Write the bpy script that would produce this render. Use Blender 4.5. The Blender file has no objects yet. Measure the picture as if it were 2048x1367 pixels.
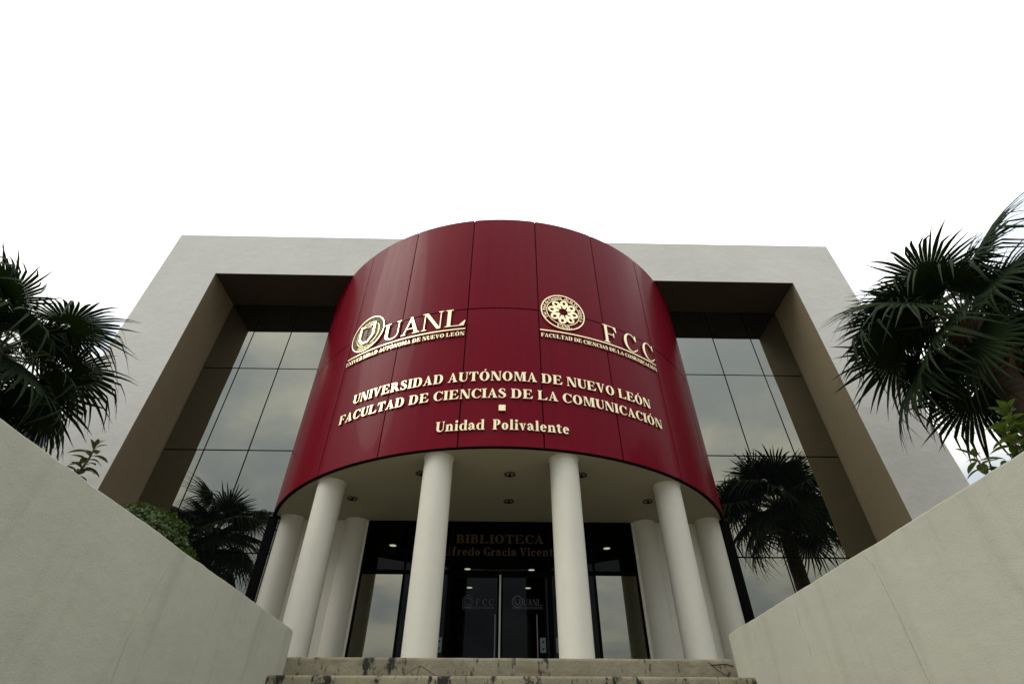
import bpy, bmesh, math, random
from mathutils import Vector, Matrix, noise as mnoise
random.seed(7)
R_ = math.radians
scene = bpy.context.scene
COL = scene.collection

# ------------------------------------------------------------------ camera
cam_d = bpy.data.cameras.new('camera')
cam = bpy.data.objects.new('camera', cam_d); COL.objects.link(cam)
cam_d.sensor_fit = 'HORIZONTAL'; cam_d.sensor_width = 36.0
cam_d.lens = 36.0 * 1029.54 / 2048.0
cam_d.clip_start = 0.05; cam_d.clip_end = 3000
_y, _p, _r = R_(1.1693), R_(39.976), R_(0.099)
fwd = Vector((math.sin(_y)*math.cos(_p), math.cos(_y)*math.cos(_p), math.sin(_p)))
rgt = Vector((math.cos(_y), -math.sin(_y), 0)); upv = rgt.cross(fwd)
r2 = rgt*math.cos(_r) + upv*math.sin(_r); u2 = upv*math.cos(_r) - rgt*math.sin(_r)
m = Matrix((r2, u2, -fwd)).transposed().to_4x4(); m.translation = Vector((0.0197, -11.3074, -0.937))
cam.matrix_world = m
scene.camera = cam

# ------------------------------------------------------------------ sky
SEED = 8.8
SUN_AZ, SUN_EL = R_(250), R_(41)          # azimuth clockwise from +Y : left of the building, a little in front
world = bpy.data.worlds.new('World'); scene.world = world; world.use_nodes = True
nt = world.node_tree; N = nt.nodes; L = nt.links
for n in list(N): N.remove(n)
out = N.new('ShaderNodeOutputWorld'); bg = N.new('ShaderNodeBackground'); bg.inputs['Strength'].default_value = 0.1
L.new(bg.outputs[0], out.inputs[0])
sky = N.new('ShaderNodeTexSky'); sky.sky_type = 'NISHITA'; sky.sun_disc = False
sky.sun_elevation = SUN_EL; sky.sun_rotation = SUN_AZ
def wmath(op, a, b=None, c=None, clamp=False):
    n = N.new('ShaderNodeMath'); n.operation = op; n.use_clamp = clamp
    for i, v in enumerate((a, b, c)):
        if v is None: continue
        if isinstance(v, (int, float)): n.inputs[i].default_value = v
        else: L.new(v, n.inputs[i])
    return n.outputs[0]
tc = N.new('ShaderNodeTexCoord'); sp = N.new('ShaderNodeSeparateXYZ'); L.new(tc.outputs['Generated'], sp.inputs[0])
zz = wmath('MAXIMUM', sp.outputs[2], 0.0)
den = wmath('ADD', zz, 0.22)
cx = wmath('DIVIDE', sp.outputs[0], den); cy = wmath('DIVIDE', sp.outputs[1], den)
cb = N.new('ShaderNodeCombineXYZ'); L.new(cx, cb.inputs[0]); L.new(cy, cb.inputs[1]); cb.inputs[2].default_value = SEED
nz = N.new('ShaderNodeTexNoise'); nz.inputs['Scale'].default_value = 1.7; nz.inputs['Detail'].default_value = 7; nz.inputs['Roughness'].default_value = 0.52
L.new(cb.outputs[0], nz.inputs['Vector'])
mr = N.new('ShaderNodeMapRange'); mr.inputs['From Min'].default_value = 0.38; mr.inputs['From Max'].default_value = 0.62; mr.interpolation_type = 'SMOOTHSTEP'
L.new(nz.outputs['Fac'], mr.inputs['Value'])
cr = N.new('ShaderNodeMix'); cr.data_type = 'RGBA'
L.new(mr.outputs[0], cr.inputs['Factor'])
cr.inputs['A'].default_value = (16.8, 18.4, 20.6, 1); cr.inputs['B'].default_value = (31.5, 31.2, 28.4, 1)
lum = wmath('ADD', wmath('MULTIPLY', zz, 0.92), 0.185)      # overcast sky: brighter overhead
BRIGHT = Vector((0.05, 0.42, 0.86)).normalized()
dp = N.new('ShaderNodeVectorMath'); dp.operation = 'DOT_PRODUCT'; L.new(tc.outputs['Generated'], dp.inputs[0]); dp.inputs[1].default_value = BRIGHT
veil = wmath('MULTIPLY', wmath('POWER', wmath('MAXIMUM', dp.outputs['Value'], 0.0), 2.5), 0.72)     # the thinner part of the cloud deck
lum = wmath('MULTIPLY', lum, wmath('ADD', veil, 1.0))
mu = N.new('ShaderNodeVectorMath'); mu.operation = 'SCALE'; L.new(cr.outputs['Result'], mu.inputs[0]); L.new(lum, mu.inputs['Scale'])
thin = N.new('ShaderNodeMix'); thin.data_type = 'RGBA'; thin.inputs['Factor'].default_value = 0.88   # cloud cover over the blue sky
L.new(sky.outputs[0], thin.inputs['A']); L.new(mu.outputs[0], thin.inputs['B'])
gm = N.new('ShaderNodeMix'); gm.data_type = 'RGBA'
L.new(wmath('MULTIPLY', wmath('ADD', sp.outputs[2], 0.02), 30.0, clamp=True), gm.inputs['Factor'])
gm.inputs['A'].default_value = (1.2, 1.15, 1.05, 1); L.new(thin.outputs['Result'], gm.inputs['B'])
L.new(gm.outputs['Result'], bg.inputs['Color'])

# ------------------------------------------------------------------ sun (veiled by the overcast)
sun_d = bpy.data.lights.new('sun', 'SUN'); sun_d.energy = 1.5; sun_d.angle = R_(28); sun_d.color = (1.0, 0.95, 0.87)
sun = bpy.data.objects.new('sun', sun_d); COL.objects.link(sun)
sdir = Vector((math.sin(SUN_AZ)*math.cos(SUN_EL), math.cos(SUN_AZ)*math.cos(SUN_EL), math.sin(SUN_EL)))
sun.rotation_euler = sdir.to_track_quat('Z', 'Y').to_euler(); sun.location = (-10, -20, 25)

vs = scene.view_settings
vs.view_transform = 'Standard'; vs.look = 'None'; vs.exposure = -0.55; vs.gamma = 1.0; vs.use_curve_mapping = False
scene.render.engine = 'CYCLES'
scene.cycles.max_bounces = 8; scene.cycles.glossy_bounces = 6; scene.cycles.transparent_max_bounces = 16

# ------------------------------------------------------------------ measured dimensions (metres)
RAD = 4.60            # drum radius, axis at the origin
ZB, ZM, ZT = 2.7124, 5.4815, 8.0717
YF, YG, YD = -2.9162, -1.875, -1.68     # facade face, curtain wall, entrance glazing
XL, XR, ZF = -8.1463, 8.2627, 9.4532
OL, OR_ = -6.7856, 6.9168
STEP = 15.9316
YE = -5.03            # landing edge

# ------------------------------------------------------------------ materials
def mat(name):
    mt = bpy.data.materials.new(name); mt.use_nodes = True
    t = mt.node_tree; b = t.nodes.get('Principled BSDF')
    return mt, t, b
def nn(t, typ, **kw):
    n = t.nodes.new(typ)
    for k, v in kw.items():
        if k in n.inputs: n.inputs[k].default_value = v
        else: setattr(n, k, v)
    return n
def coords(t, scale=(1, 1, 1), out='Object'):
    c = nn(t, 'ShaderNodeTexCoord'); mp = nn(t, 'ShaderNodeMapping'); mp.inputs['Scale'].default_value = scale
    t.links.new(c.outputs[out], mp.inputs[0]); return mp.outputs[0]
def noise(t, vec, scale, detail=4, rough=0.55):
    n = nn(t, 'ShaderNodeTexNoise', Scale=scale, Detail=detail, Roughness=rough); t.links.new(vec, n.inputs['Vector']); return n.outputs['Fac']
def ramp(t, fac, stops):
    r = nn(t, 'ShaderNodeValToRGB'); e = r.color_ramp.elements
    e[0].position, e[0].color = stops[0][0], (*stops[0][1], 1)
    e[1].position, e[1].color = stops[-1][0], (*stops[-1][1], 1)
    for p, c in stops[1:-1]: x = e.new(p); x.color = (*c, 1)
    t.links.new(fac, r.inputs[0]); return r.outputs[0]
def mix(t, fac, a, b, mode='MIX'):
    n = nn(t, 'ShaderNodeMix', data_type='RGBA', blend_type=mode)
    for s, v in (('Factor', fac), ('A', a), ('B', b)):
        if isinstance(v, (int, float)): n.inputs[s].default_value = v
        elif isinstance(v, tuple): n.inputs[s].default_value = (*v, 1)
        else: t.links.new(v, n.inputs[s])
    return n.outputs['Result']
def bump(t, b, h, strength, dist):
    n = nn(t, 'ShaderNodeBump', Strength=strength, Distance=dist); t.links.new(h, n.inputs['Height']); t.links.new(n.outputs[0], b.inputs['Normal'])
def simple(name, col, rough=0.6, metal=0.0, ior=1.45, var=0.0, vscale=6.0, bumpd=0.0, bscale=40.0):
    mt, t, b = mat(name)
    b.inputs['Roughness'].default_value = rough; b.inputs['Metallic'].default_value = metal; b.inputs['IOR'].default_value = ior
    v = coords(t)
    if var > 0:
        f = noise(t, v, vscale)
        c = ramp(t, f, [(0.3, tuple(x*(1-var) for x in col)), (0.7, tuple(min(1, x*(1+var)) for x in col))])
        t.links.new(c, b.inputs['Base Color'])
    else: b.inputs['Base Color'].default_value = (*col, 1)
    if bumpd > 0: bump(t, b, noise(t, v, bscale, 5), 1.0, bumpd)
    return mt

def stucco(name, col, streak=0.0, rel=0.006, blotch=0.10, fine=0.002):
    mt, t, b = mat(name); lk = t.links
    v = coords(t)
    n1 = noise(t, v, 0.9, 5, 0.6); n2 = noise(t, coords(t, (3.0, 3.0, 0.35)), 1.6, 6, 0.62); n3 = noise(t, v, 9.0, 5, 0.6)
    c = ramp(t, n1, [(0.3, tuple(x*(1-blotch) for x in col)), (0.72, tuple(min(1, x*(1+blotch*0.5)) for x in col))])
    c = mix(t, ramp(t, n3, [(0.35, (0.06,)*3), (0.7, (0.0,)*3)]), c, tuple(x*0.7 for x in col))
    if streak > 0:
        f = ramp(t, n2, [(0.52, (0, 0, 0)), (0.74, (streak,)*3)])
        c = mix(t, f, c, (col[0]*0.55, col[1]*0.53, col[2]*0.47))
    # scattered small pock marks
    vo = nn(t, 'ShaderNodeTexVoronoi', Scale=4.5); lk.new(v, vo.inputs['Vector'])
    pk = ramp(t, vo.outputs['Distance'], [(0.015, (0.5,)*3), (0.035, (0,)*3)])
    c = mix(t, pk, c, tuple(x*0.45 for x in col))
    lk.new(c, b.inputs['Base Color']); b.inputs['Roughness'].default_value = 0.92
    h = nn(t, 'ShaderNodeMath', operation='MULTIPLY_ADD'); h.inputs[1].default_value = 1.0
    tro = noise(t, coords(t, (1.0, 0.8, 1.15)), 3.2, 5, 0.55)
    lk.new(tro, h.inputs[0])
    fi = nn(t, 'ShaderNodeMath', operation='MULTIPLY'); lk.new(noise(t, v, 120.0, 3, 0.6), fi.inputs[0]); fi.inputs[1].default_value = fine/max(rel, 1e-5)
    lk.new(fi.outputs[0], h.inputs[2])
    bump(t, b, h.outputs[0], 1.0, rel)
    return mt

M_WHITE = stucco('white_stucco', (0.70, 0.69, 0.645), 0.10, 0.014, 0.06, 0.0012)
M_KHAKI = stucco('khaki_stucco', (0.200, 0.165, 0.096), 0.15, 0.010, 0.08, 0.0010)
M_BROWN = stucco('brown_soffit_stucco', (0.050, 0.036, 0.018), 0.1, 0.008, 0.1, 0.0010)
M_WING = stucco('wing_wall_stucco', (0.405, 0.400, 0.325), 0.36, 0.015, 0.10, 0.0024)
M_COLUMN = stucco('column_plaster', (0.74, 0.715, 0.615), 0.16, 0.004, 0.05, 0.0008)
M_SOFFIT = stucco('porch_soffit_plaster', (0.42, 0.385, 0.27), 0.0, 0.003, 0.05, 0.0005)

def red_panel_mat():
    mt, t, b = mat('maroon_metal_panel'); lk = t.links
    st = noise(t, coords(t, (9.0, 9.0, 0.22)), 1.3, 6, 0.6)
    c = ramp(t, st, [(0.35, (0.182, 0.0035, 0.0145)), (0.60, (0.165, 0.0033, 0.0132)), (0.8, (0.130, 0.004, 0.011))])
    lk.new(c, b.inputs['Base Color'])
    rr = ramp(t, noise(t, coords(t, (4, 4, 0.5)), 2.0, 5), [(0.3, (0.27,)*3), (0.7, (0.36,)*3)])
    lk.new(rr, b.inputs['Roughness'])
    b.inputs['IOR'].default_value = 1.14
    b.inputs['Coat Weight'].default_value = 0.06; b.inputs['Coat Roughness'].default_value = 0.05; b.inputs['Coat IOR'].default_value = 1.45
    bump(t, b, noise(t, coords(t), 1.1, 2), 1.0, 0.004)
    return mt
M_RED = red_panel_mat()
def mirror_mat():
    mt, t, b = mat('reflective_glass')
    b.inputs['Base Color'].default_value = (0.004, 0.005, 0.005, 1)
    b.inputs['IOR'].default_value = 3.4
    b.inputs['Specular Tint'].default_value = (1.0, 0.99, 0.83, 1)
    v = coords(t)
    t.links.new(ramp(t, noise(t, v, 3.0, 4), [(0.4, (0.004,)*3), (0.7, (0.010,)*3)]), b.inputs['Roughness'])
    bump(t, b, noise(t, v, 0.8, 1), 1.0, 0.0035)
    return mt
M_MIRROR = mirror_mat()
def door_glass_mat(name, tint, ior):
    mt, t, b = mat(name); t.nodes.remove(b)
    o = t.nodes.get('Material Output')
    tr = nn(t, 'ShaderNodeBsdfTransparent'); tr.inputs[0].default_value = (*tint, 1)
    gl = nn(t, 'ShaderNodeBsdfGlossy'); gl.inputs['Roughness'].default_value = 0.012; gl.inputs['Color'].default_value = (0.9, 0.95, 1, 1)
    fr = nn(t, 'ShaderNodeFresnel', IOR=ior); mx = nn(t, 'ShaderNodeMixShader')
    t.links.new(fr.outputs[0], mx.inputs[0]); t.links.new(tr.outputs[0], mx.inputs[1]); t.links.new(gl.outputs[0], mx.inputs[2])
    t.links.new(mx.outputs[0], o.inputs[0]); return mt
M_DOORGLASS = door_glass_mat('tinted_door_glass', (0.30, 0.33, 0.36), 1.24)
M_BLACK = simple('black_aluminium', (0.003, 0.003, 0.003), 0.8, ior=1.15)
M_JOINT = simple('black_sealant', (0.006, 0.006, 0.006), 0.8)
M_SEAM = simple('dark_drum_backing', (0.006, 0.002, 0.002), 0.9)  # near-black drum backing behind the open panel joints
M_BRASSSIDE = simple('brass_letter_edge', (0.42, 0.30, 0.12), 0.45, 0.8)
M_BRASS = simple('brass_letters', (0.93, 0.80, 0.51), 0.34, 1.0, var=0.05, vscale=12)
M_BRASSDULL = simple('dull_brass', (0.36, 0.31, 0.17), 0.5, 0.7, var=0.18, vscale=30, bumpd=0.003, bscale=60)
M_GILT = simple('old_gilt_letters', (0.085, 0.058, 0.014), 0.5, 0.3, var=0.2, vscale=20)
M_BRONZE = simple('dark_bronze', (0.020, 0.012, 0.006), 0.6, 0.0)
M_MAROON = simple('maroon_enamel', (0.10, 0.006, 0.016), 0.35)
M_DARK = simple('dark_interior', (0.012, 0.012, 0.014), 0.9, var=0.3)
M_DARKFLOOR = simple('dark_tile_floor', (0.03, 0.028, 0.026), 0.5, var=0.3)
M_WOOD = simple('brown_wood', (0.16, 0.085, 0.05), 0.5, var=0.25, vscale=9)
M_PRINT = simple('grey_door_print', (0.13, 0.135, 0.15), 0.8)
M_NOTICE = simple('pale_notice_paper', (0.17, 0.23, 0.25), 0.8)
M_STEEL = simple('brushed_steel', (0.16, 0.16, 0.17), 0.38, 1.0)
M_WHITEMETAL = simple('white_metal', (0.72, 0.71, 0.66), 0.45)
M_FIXTURE = simple('downlight_metal', (0.10, 0.095, 0.085), 0.4, 0.6)
def emis(name, col, s):
    mt, t, b = mat(name)
    b.inputs['Base Color'].default_value = (0.8, 0.8, 0.8, 1); b.inputs['Emission Color'].default_value = (*col, 1); b.inputs['Emission Strength'].default_value = s
    return mt
M_LAMP = emis('lit_lamp', (1.0, 0.84, 0.50), 8.0)

def concrete_mat(name, base, dark=1.0):
    mt, t, b = mat(name); lk = t.links
    v = coords(t)
    c = ramp(t, noise(t, v, 2.2, 7, 0.62), [(0.28, tuple(x*0.62 for x in base)), (0.55, base), (0.78, (base[0]*1.18, base[1]*1.12, base[2]*0.98))])
    # brown seepage
    c = mix(t, ramp(t, noise(t, coords(t, (1.2, 1, 4.0)), 2.4, 6, 0.65), [(0.5, (0,)*3), (0.72, (0.65,)*3)]), c, (0.13, 0.095, 0.045))
    # black mould patches, running down the risers
    a1 = noise(t, coords(t, (6.2, 1.0, 1.1)), 1.35, 3, 0.55); a2 = noise(t, coords(t, (1, 1, 0.6)), 26.0, 6, 0.7)
    mm = nn(t, 'ShaderNodeMath', operation='MULTIPLY_ADD'); lk.new(a2, mm.inputs[0]); mm.inputs[1].default_value = 0.62; lk.new(a1, mm.inputs[2])
    c = mix(t, ramp(t, mm.outputs[0], [(0.875, (0,)*3), (0.965, (0.97*dark,)*3)]), c, (0.010, 0.009, 0.007))
    # fine cracks
    wv = nn(t, 'ShaderNodeMix', data_type='VECTOR'); wv.inputs['Factor'].default_value = 0.16
    nw = nn(t, 'ShaderNodeTexNoise', Scale=3.5, Detail=4.0); lk.new(v, nw.inputs['Vector'])
    lk.new(v, wv.inputs[4]); lk.new(nw.outputs['Color'], wv.inputs[5])
    vo = nn(t, 'ShaderNodeTexVoronoi', Scale=1.3, feature='DISTANCE_TO_EDGE'); lk.new(wv.outputs[1], vo.inputs['Vector'])
    msk = ramp(t, noise(t, v, 0.9, 2), [(0.60, (0,)*3), (0.7, (0.6,)*3)])
    ck = ramp(t, vo.outputs['Distance'], [(0.004, (1,)*3), (0.012, (0,)*3)])
    c = mix(t, mix(t, 1.0, ck, msk, 'MULTIPLY'), c, (0.03, 0.025, 0.018))
    lk.new(c, b.inputs['Base Color']); b.inputs['Roughness'].default_value = 0.93
    bump(t, b, noise(t, v, 22.0, 8, 0.68), 1.0, 0.012)
    return mt
M_STEP = concrete_mat('weathered_concrete', (0.235, 0.212, 0.145))
M_PAVE = simple('plaza_concrete', (0.22, 0.21, 0.19), 0.9, var=0.25, vscale=1.5, bumpd=0.004)
M_SOIL = simple('planting_soil', (0.06, 0.048, 0.03), 0.95, var=0.4, vscale=5, bumpd=0.03, bscale=12)
M_LANDING = simple('landing_concrete', (0.13, 0.12, 0.095), 0.85, var=0.2, vscale=3, bumpd=0.003)

def leaf_mat(name, c0, c1, rough=0.45, trans=(0.10, 0.16, 0.02), tw=0.25, spec=0.5):
    mt, t, b = mat(name); lk = t.links
    oi = nn(t, 'ShaderNodeObjectInfo')
    f = noise(t, coords(t), 3.0, 4)
    ad = nn(t, 'ShaderNodeMath', operation='MULTIPLY_ADD'); lk.new(oi.outputs['Random'], ad.inputs[0]); ad.inputs[1].default_value = 0.35; lk.new(f, ad.inputs[2])
    c = ramp(t, ad.outputs[0], [(0.4, c0), (0.95, c1)])
    lk.new(c, b.inputs['Base Color']); b.inputs['Roughness'].default_value = rough
    b.inputs['Specular IOR Level'].default_value = spec
    tl = nn(t, 'ShaderNodeBsdfTranslucent'); tl.inputs[0].default_value = (*trans, 1)
    ms = nn(t, 'ShaderNodeMixShader'); ms.inputs[0].default_value = tw
    o = t.nodes.get('Material Output')
    lk.new(b.outputs[0], ms.inputs[1]); lk.new(tl.outputs[0], ms.inputs[2]); lk.new(ms.outputs[0], o.inputs[0])
    return mt
M_FROND = leaf_mat('palm_frond_green', (0.008, 0.018, 0.005), (0.022, 0.040, 0.010), 0.75, (0.02, 0.04, 0.008), 0.08, 0.18)
M_DEAD = simple('dry_frond_brown', (0.13, 0.075, 0.035), 0.8, var=0.4)
M_STALK = simple('palm_stalk', (0.05, 0.06, 0.018), 0.5, var=0.25)
M_LEAF = leaf_mat('broad_leaf_green', (0.020, 0.040, 0.007), (0.058, 0.088, 0.014), 0.35, (0.12, 0.18, 0.02), 0.25)
M_LEAFDARK = leaf_mat('olive_leaf', (0.022, 0.032, 0.008), (0.060, 0.066, 0.014), 0.35, (0.10, 0.11, 0.02), 0.2)
M_HEDGE = leaf_mat('clipped_shrub_green', (0.022, 0.050, 0.006), (0.110, 0.170, 0.016), 0.5, (0.12, 0.20, 0.02), 0.22)
M_TWIG = simple('brown_twig', (0.09, 0.065, 0.04), 0.85, var=0.3)
def trunk_mat():
    mt, t, b = mat('palm_trunk_bark'); lk = t.links
    v = coords(t, (1, 1, 9)); f = noise(t, v, 2.4, 7, 0.65)
    lk.new(ramp(t, f, [(0.3, (0.035, 0.024, 0.014)), (0.7, (0.115, 0.078, 0.048))]), b.inputs['Base Color'])
    b.inputs['Roughness'].default_value = 0.9; bump(t, b, f, 1.0, 0.03); return mt
M_TRUNK = trunk_mat()
M_BLUEGLASS = simple('blue_office_glass', (0.010, 0.020, 0.045), 0.15, ior=1.5)
M_BLUEWALL = simple('slate_cladding', (0.03, 0.037, 0.052), 0.6, var=0.2)

# ------------------------------------------------------------------ builders
class MB:
    def __init__(s): s.v = []; s.f = []; s.m = []; s.mats = []
    def mi(s, mt):
        if mt not in s.mats: s.mats.append(mt)
        return s.mats.index(mt)
    def add(s, vs_, fs, mt):
        o = len(s.v); k = s.mi(mt); s.v += [tuple(x) for x in vs_]
        for f in fs: s.f.append([o+i for i in f]); s.m.append(k)
    def box(s, a, b, mt):
        x0, y0, z0 = a; x1, y1, z1 = b
        s.add([(x0,y0,z0),(x1,y0,z0),(x1,y1,z0),(x0,y1,z0),(x0,y0,z1),(x1,y0,z1),(x1,y1,z1),(x0,y1,z1)],
              [(0,3,2,1),(4,5,6,7),(0,1,5,4),(1,2,6,5),(2,3,7,6),(3,0,4,7)], mt)
    def bbox(s, a, b, mt, e=0.006):
        # box with chamfered edges (all twelve)
        bm = bmesh.new(); bmesh.ops.create_cube(bm, size=1.0)
        for v in bm.verts:
            v.co = Vector((a[i] + (v.co[i]+0.5)*(b[i]-a[i]) for i in range(3)))
        bmesh.ops.bevel(bm, geom=bm.edges[:], offset=e, segments=2, profile=0.6, affect='EDGES')
        bm.verts.index_update()
        s.add([v.co[:] for v in bm.verts], [[v.index for v in f.verts] for f in bm.faces], mt); bm.free()
    def prism(s, pts, fa, fb, mt):
        # closed 2-d outline; fa(p), fb(p) give the front and back points
        n = len(pts); vs_ = [fa(p) for p in pts] + [fb(p) for p in pts]
        s.add(vs_, [list(range(n)), list(range(2*n-1, n-1, -1))] + [(i, i+n, (i+1) % n+n, (i+1) % n) for i in range(n)], mt)
    def lathe(s, prof, c, mt, n=32, caps=True):
        vs_ = []; fs = []
        for (r, z) in prof:
            for i in range(n):
                a = 2*math.pi*i/n; vs_.append((c[0]+r*math.cos(a), c[1]+r*math.sin(a), z))
        for k in range(len(prof)-1):
            for i in range(n):
                j = (i+1) % n; fs.append((k*n+i, k*n+j, (k+1)*n+j, (k+1)*n+i))
        if caps: fs.append(list(range(n-1, -1, -1))); fs.append([(len(prof)-1)*n+i for i in range(n)])
        s.add(vs_, fs, mt)
    def tube(s, pts, rad, mt, n=6, caps=True):
        pts = [Vector(p) for p in pts]
        if not hasattr(rad, '__len__'): rad = [rad]*len(pts)
        vs_ = []; fs = []; prev = None
        for i, p in enumerate(pts):
            d = (pts[min(i+1, len(pts)-1)] - pts[max(i-1, 0)]).normalized()
            if prev is None: prev = d.orthogonal().normalized()
            prev = (prev - d*prev.dot(d)).normalized(); q = d.cross(prev)
            for k in range(n):
                a = 2*math.pi*k/n; vs_.append(p + (prev*math.cos(a)+q*math.sin(a))*rad[i])
        for i in range(len(pts)-1):
            for k in range(n):
                j = (k+1) % n; fs.append((i*n+k, i*n+j, (i+1)*n+j, (i+1)*n+k))
        if caps: fs.append(list(range(n-1, -1, -1))); fs.append([(len(pts)-1)*n+k for k in range(n)])
        s.add(vs_, fs, mt)
    def mesh(s, name, smooth=False, angle=None):
        me = bpy.data.meshes.new(name); me.from_pydata(s.v, [], s.f)
        for mt in s.mats: me.materials.append(mt)
        me.polygons.foreach_set('material_index', s.m)
        if smooth:
            me.polygons.foreach_set('use_smooth', [True]*len(me.polygons))
            if angle: me.set_sharp_from_angle(angle=R_(angle))
        me.update(); return me
    def build(s, name, parent=None, smooth=False, angle=None, loc=None):
        o = bpy.data.objects.new(name, s.mesh(name, smooth, angle)); COL.objects.link(o)
        if parent: o.parent = parent
        if loc is not None: o.location = loc
        return o
def put(name, me, parent=None, loc=(0, 0, 0), M=None):
    o = bpy.data.objects.new(name, me); COL.objects.link(o); o.parent = parent
    if M is not None: o.matrix_local = M
    else: o.location = loc
    return o
def empty(name, loc, label, cat, group=None):
    o = bpy.data.objects.new(name, None); COL.objects.link(o); o.location = loc; o.empty_display_size = 0.3
    return tag(o, label, cat, group)
def tag(o, label, cat, group=None):
    o['label'] = label; o['category'] = cat
    if group: o['group'] = group
    return o
def struct(o): o['kind'] = 'structure'; return o
def stuff(o): o['kind'] = 'stuff'; return o
def arc(phi, z, r=RAD):
    a = R_(phi); return (r*math.sin(a), -r*math.cos(a), z)

# ------------------------------------------------------------------ ground and terraces
g = MB(); g.add([(-900,-900,-2.62),(900,-900,-2.62),(900,900,-2.62),(-900,900,-2.62)], [(0,1,2,3)], M_PAVE); struct(g.build('ground'))
XWL, XWR = -2.195, 2.507       # inner faces of the wing walls
t_ = MB()
t_.box((-24, -10.6, -2.7), (XWL-0.32, YE, 0.02), M_SOIL); t_.box((-24, YE, -2.7), (-5.2, -1.2, 0.02), M_SOIL)
t_.box((XWR+0.32, -10.6, -2.7), (24, YE, 0.02), M_SOIL); t_.box((5.2, YE, -2.7), (24, -1.2, 0.02), M_SOIL)
struct(t_.build('planting_terrace'))
l_ = MB(); l_.box((-5.2, YE+0.45, -2.7), (5.2, -1.2, 0.0), M_LANDING); struct(l_.build('landing_floor'))

# concrete stairs: worn nosings, each step a block
stairs = empty('concrete_stairs', (0.15, -7.5, -2.6), 'weathered concrete stairs stained with black mould, between two pale walls', 'stairs')
def step_block(i):
    y0 = YE - 0.42*i; z1 = -0.212*i; z0 = z1-0.26 if i < 11 else -2.7
    nx = 70; b = MB(); vs_ = []; fs = []
    xa, xb = XWL-0.02, XWR+0.02
    for k in range(nx+1):
        x = xa + (xb-xa)*k/nx
        w = mnoise.noise(Vector((x*3.1, i*7.3, 0)))*0.006 + mnoise.noise(Vector((x*14, i*5.1, 3)))*0.004
        w2 = abs(mnoise.noise(Vector((x*5.0, i*3.3, 9))))*0.010
        dy = mnoise.noise(Vector((x*2.0, i*2.7, 5)))*0.006
        prof = [(y0+dy, z0), (y0+dy, z1-0.030), (y0+dy+0.004+w2*0.5, z1-0.012-w2*0.5), (y0+dy+0.016+w2, z1-0.002+w*0.4), (y0+0.05, z1+w*0.3), (y0+0.47, z1)]
        vs_ += [(x, p[0], p[1]) for p in prof]
    q = len(prof)
    for k in range(nx):
        for j in range(q-1): fs.append((k*q+j, (k+1)*q+j, (k+1)*q+j+1, k*q+j+1))
    b.add([(v[0]-0.15, v[1]+7.5, v[2]+2.6) for v in vs_], fs, M_STEP)
    return b.build('step', stairs, True, 50)
steps = [step_block(i) for i in range(12)]
# crack lines on the top riser, following the photograph
ck = MB()
def crack(pts, w=0.0035):
    for (a, b_) in zip(pts[:-1], pts[1:]):
        d = Vector((b_[0]-a[0], b_[1]-a[1])).normalized(); n = Vector((-d.y, d.x))*w*0.5
        ck.add([(a[0]+n.x-0.15, YE-0.003+7.5-0.004, a[1]+n.y+2.6), (b_[0]+n.x-0.15, YE-0.007+7.5, b_[1]+n.y+2.6),
                (b_[0]-n.x-0.15, YE-0.007+7.5, b_[1]-n.y+2.6), (a[0]-n.x-0.15, YE-0.007+7.5, a[1]-n.y+2.6)], [(0,1,2,3)], M_JOINT)
crack([(-1.28,-.195),(-1.1,-.192),(-0.98,-.172),(-0.90,-.13),(-0.86,-.105),(-0.80,-.075),(-0.73,-.11),(-0.64,-.16),(-0.56,-.172),(-0.48,-.165),(-0.36,-.178),(-0.26,-.195)])
crack([(-0.90,-.13),(-0.865,-.155),(-0.84,-.185)]); crack([(-0.80,-.075),(-0.815,-.12),(-0.83,-.19)], 0.004); crack([(-0.48,-.165),(-0.52,-.195)], 0.004)
crack([(2.22,-.03),(2.30,-.10),(2.38,-.15),(2.45,-.19)], 0.006); crack([(2.24,-.06),(2.40,-.05),(2.48,-.07)], 0.01)
stuff(ck.build('crack', steps[0]))

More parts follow.
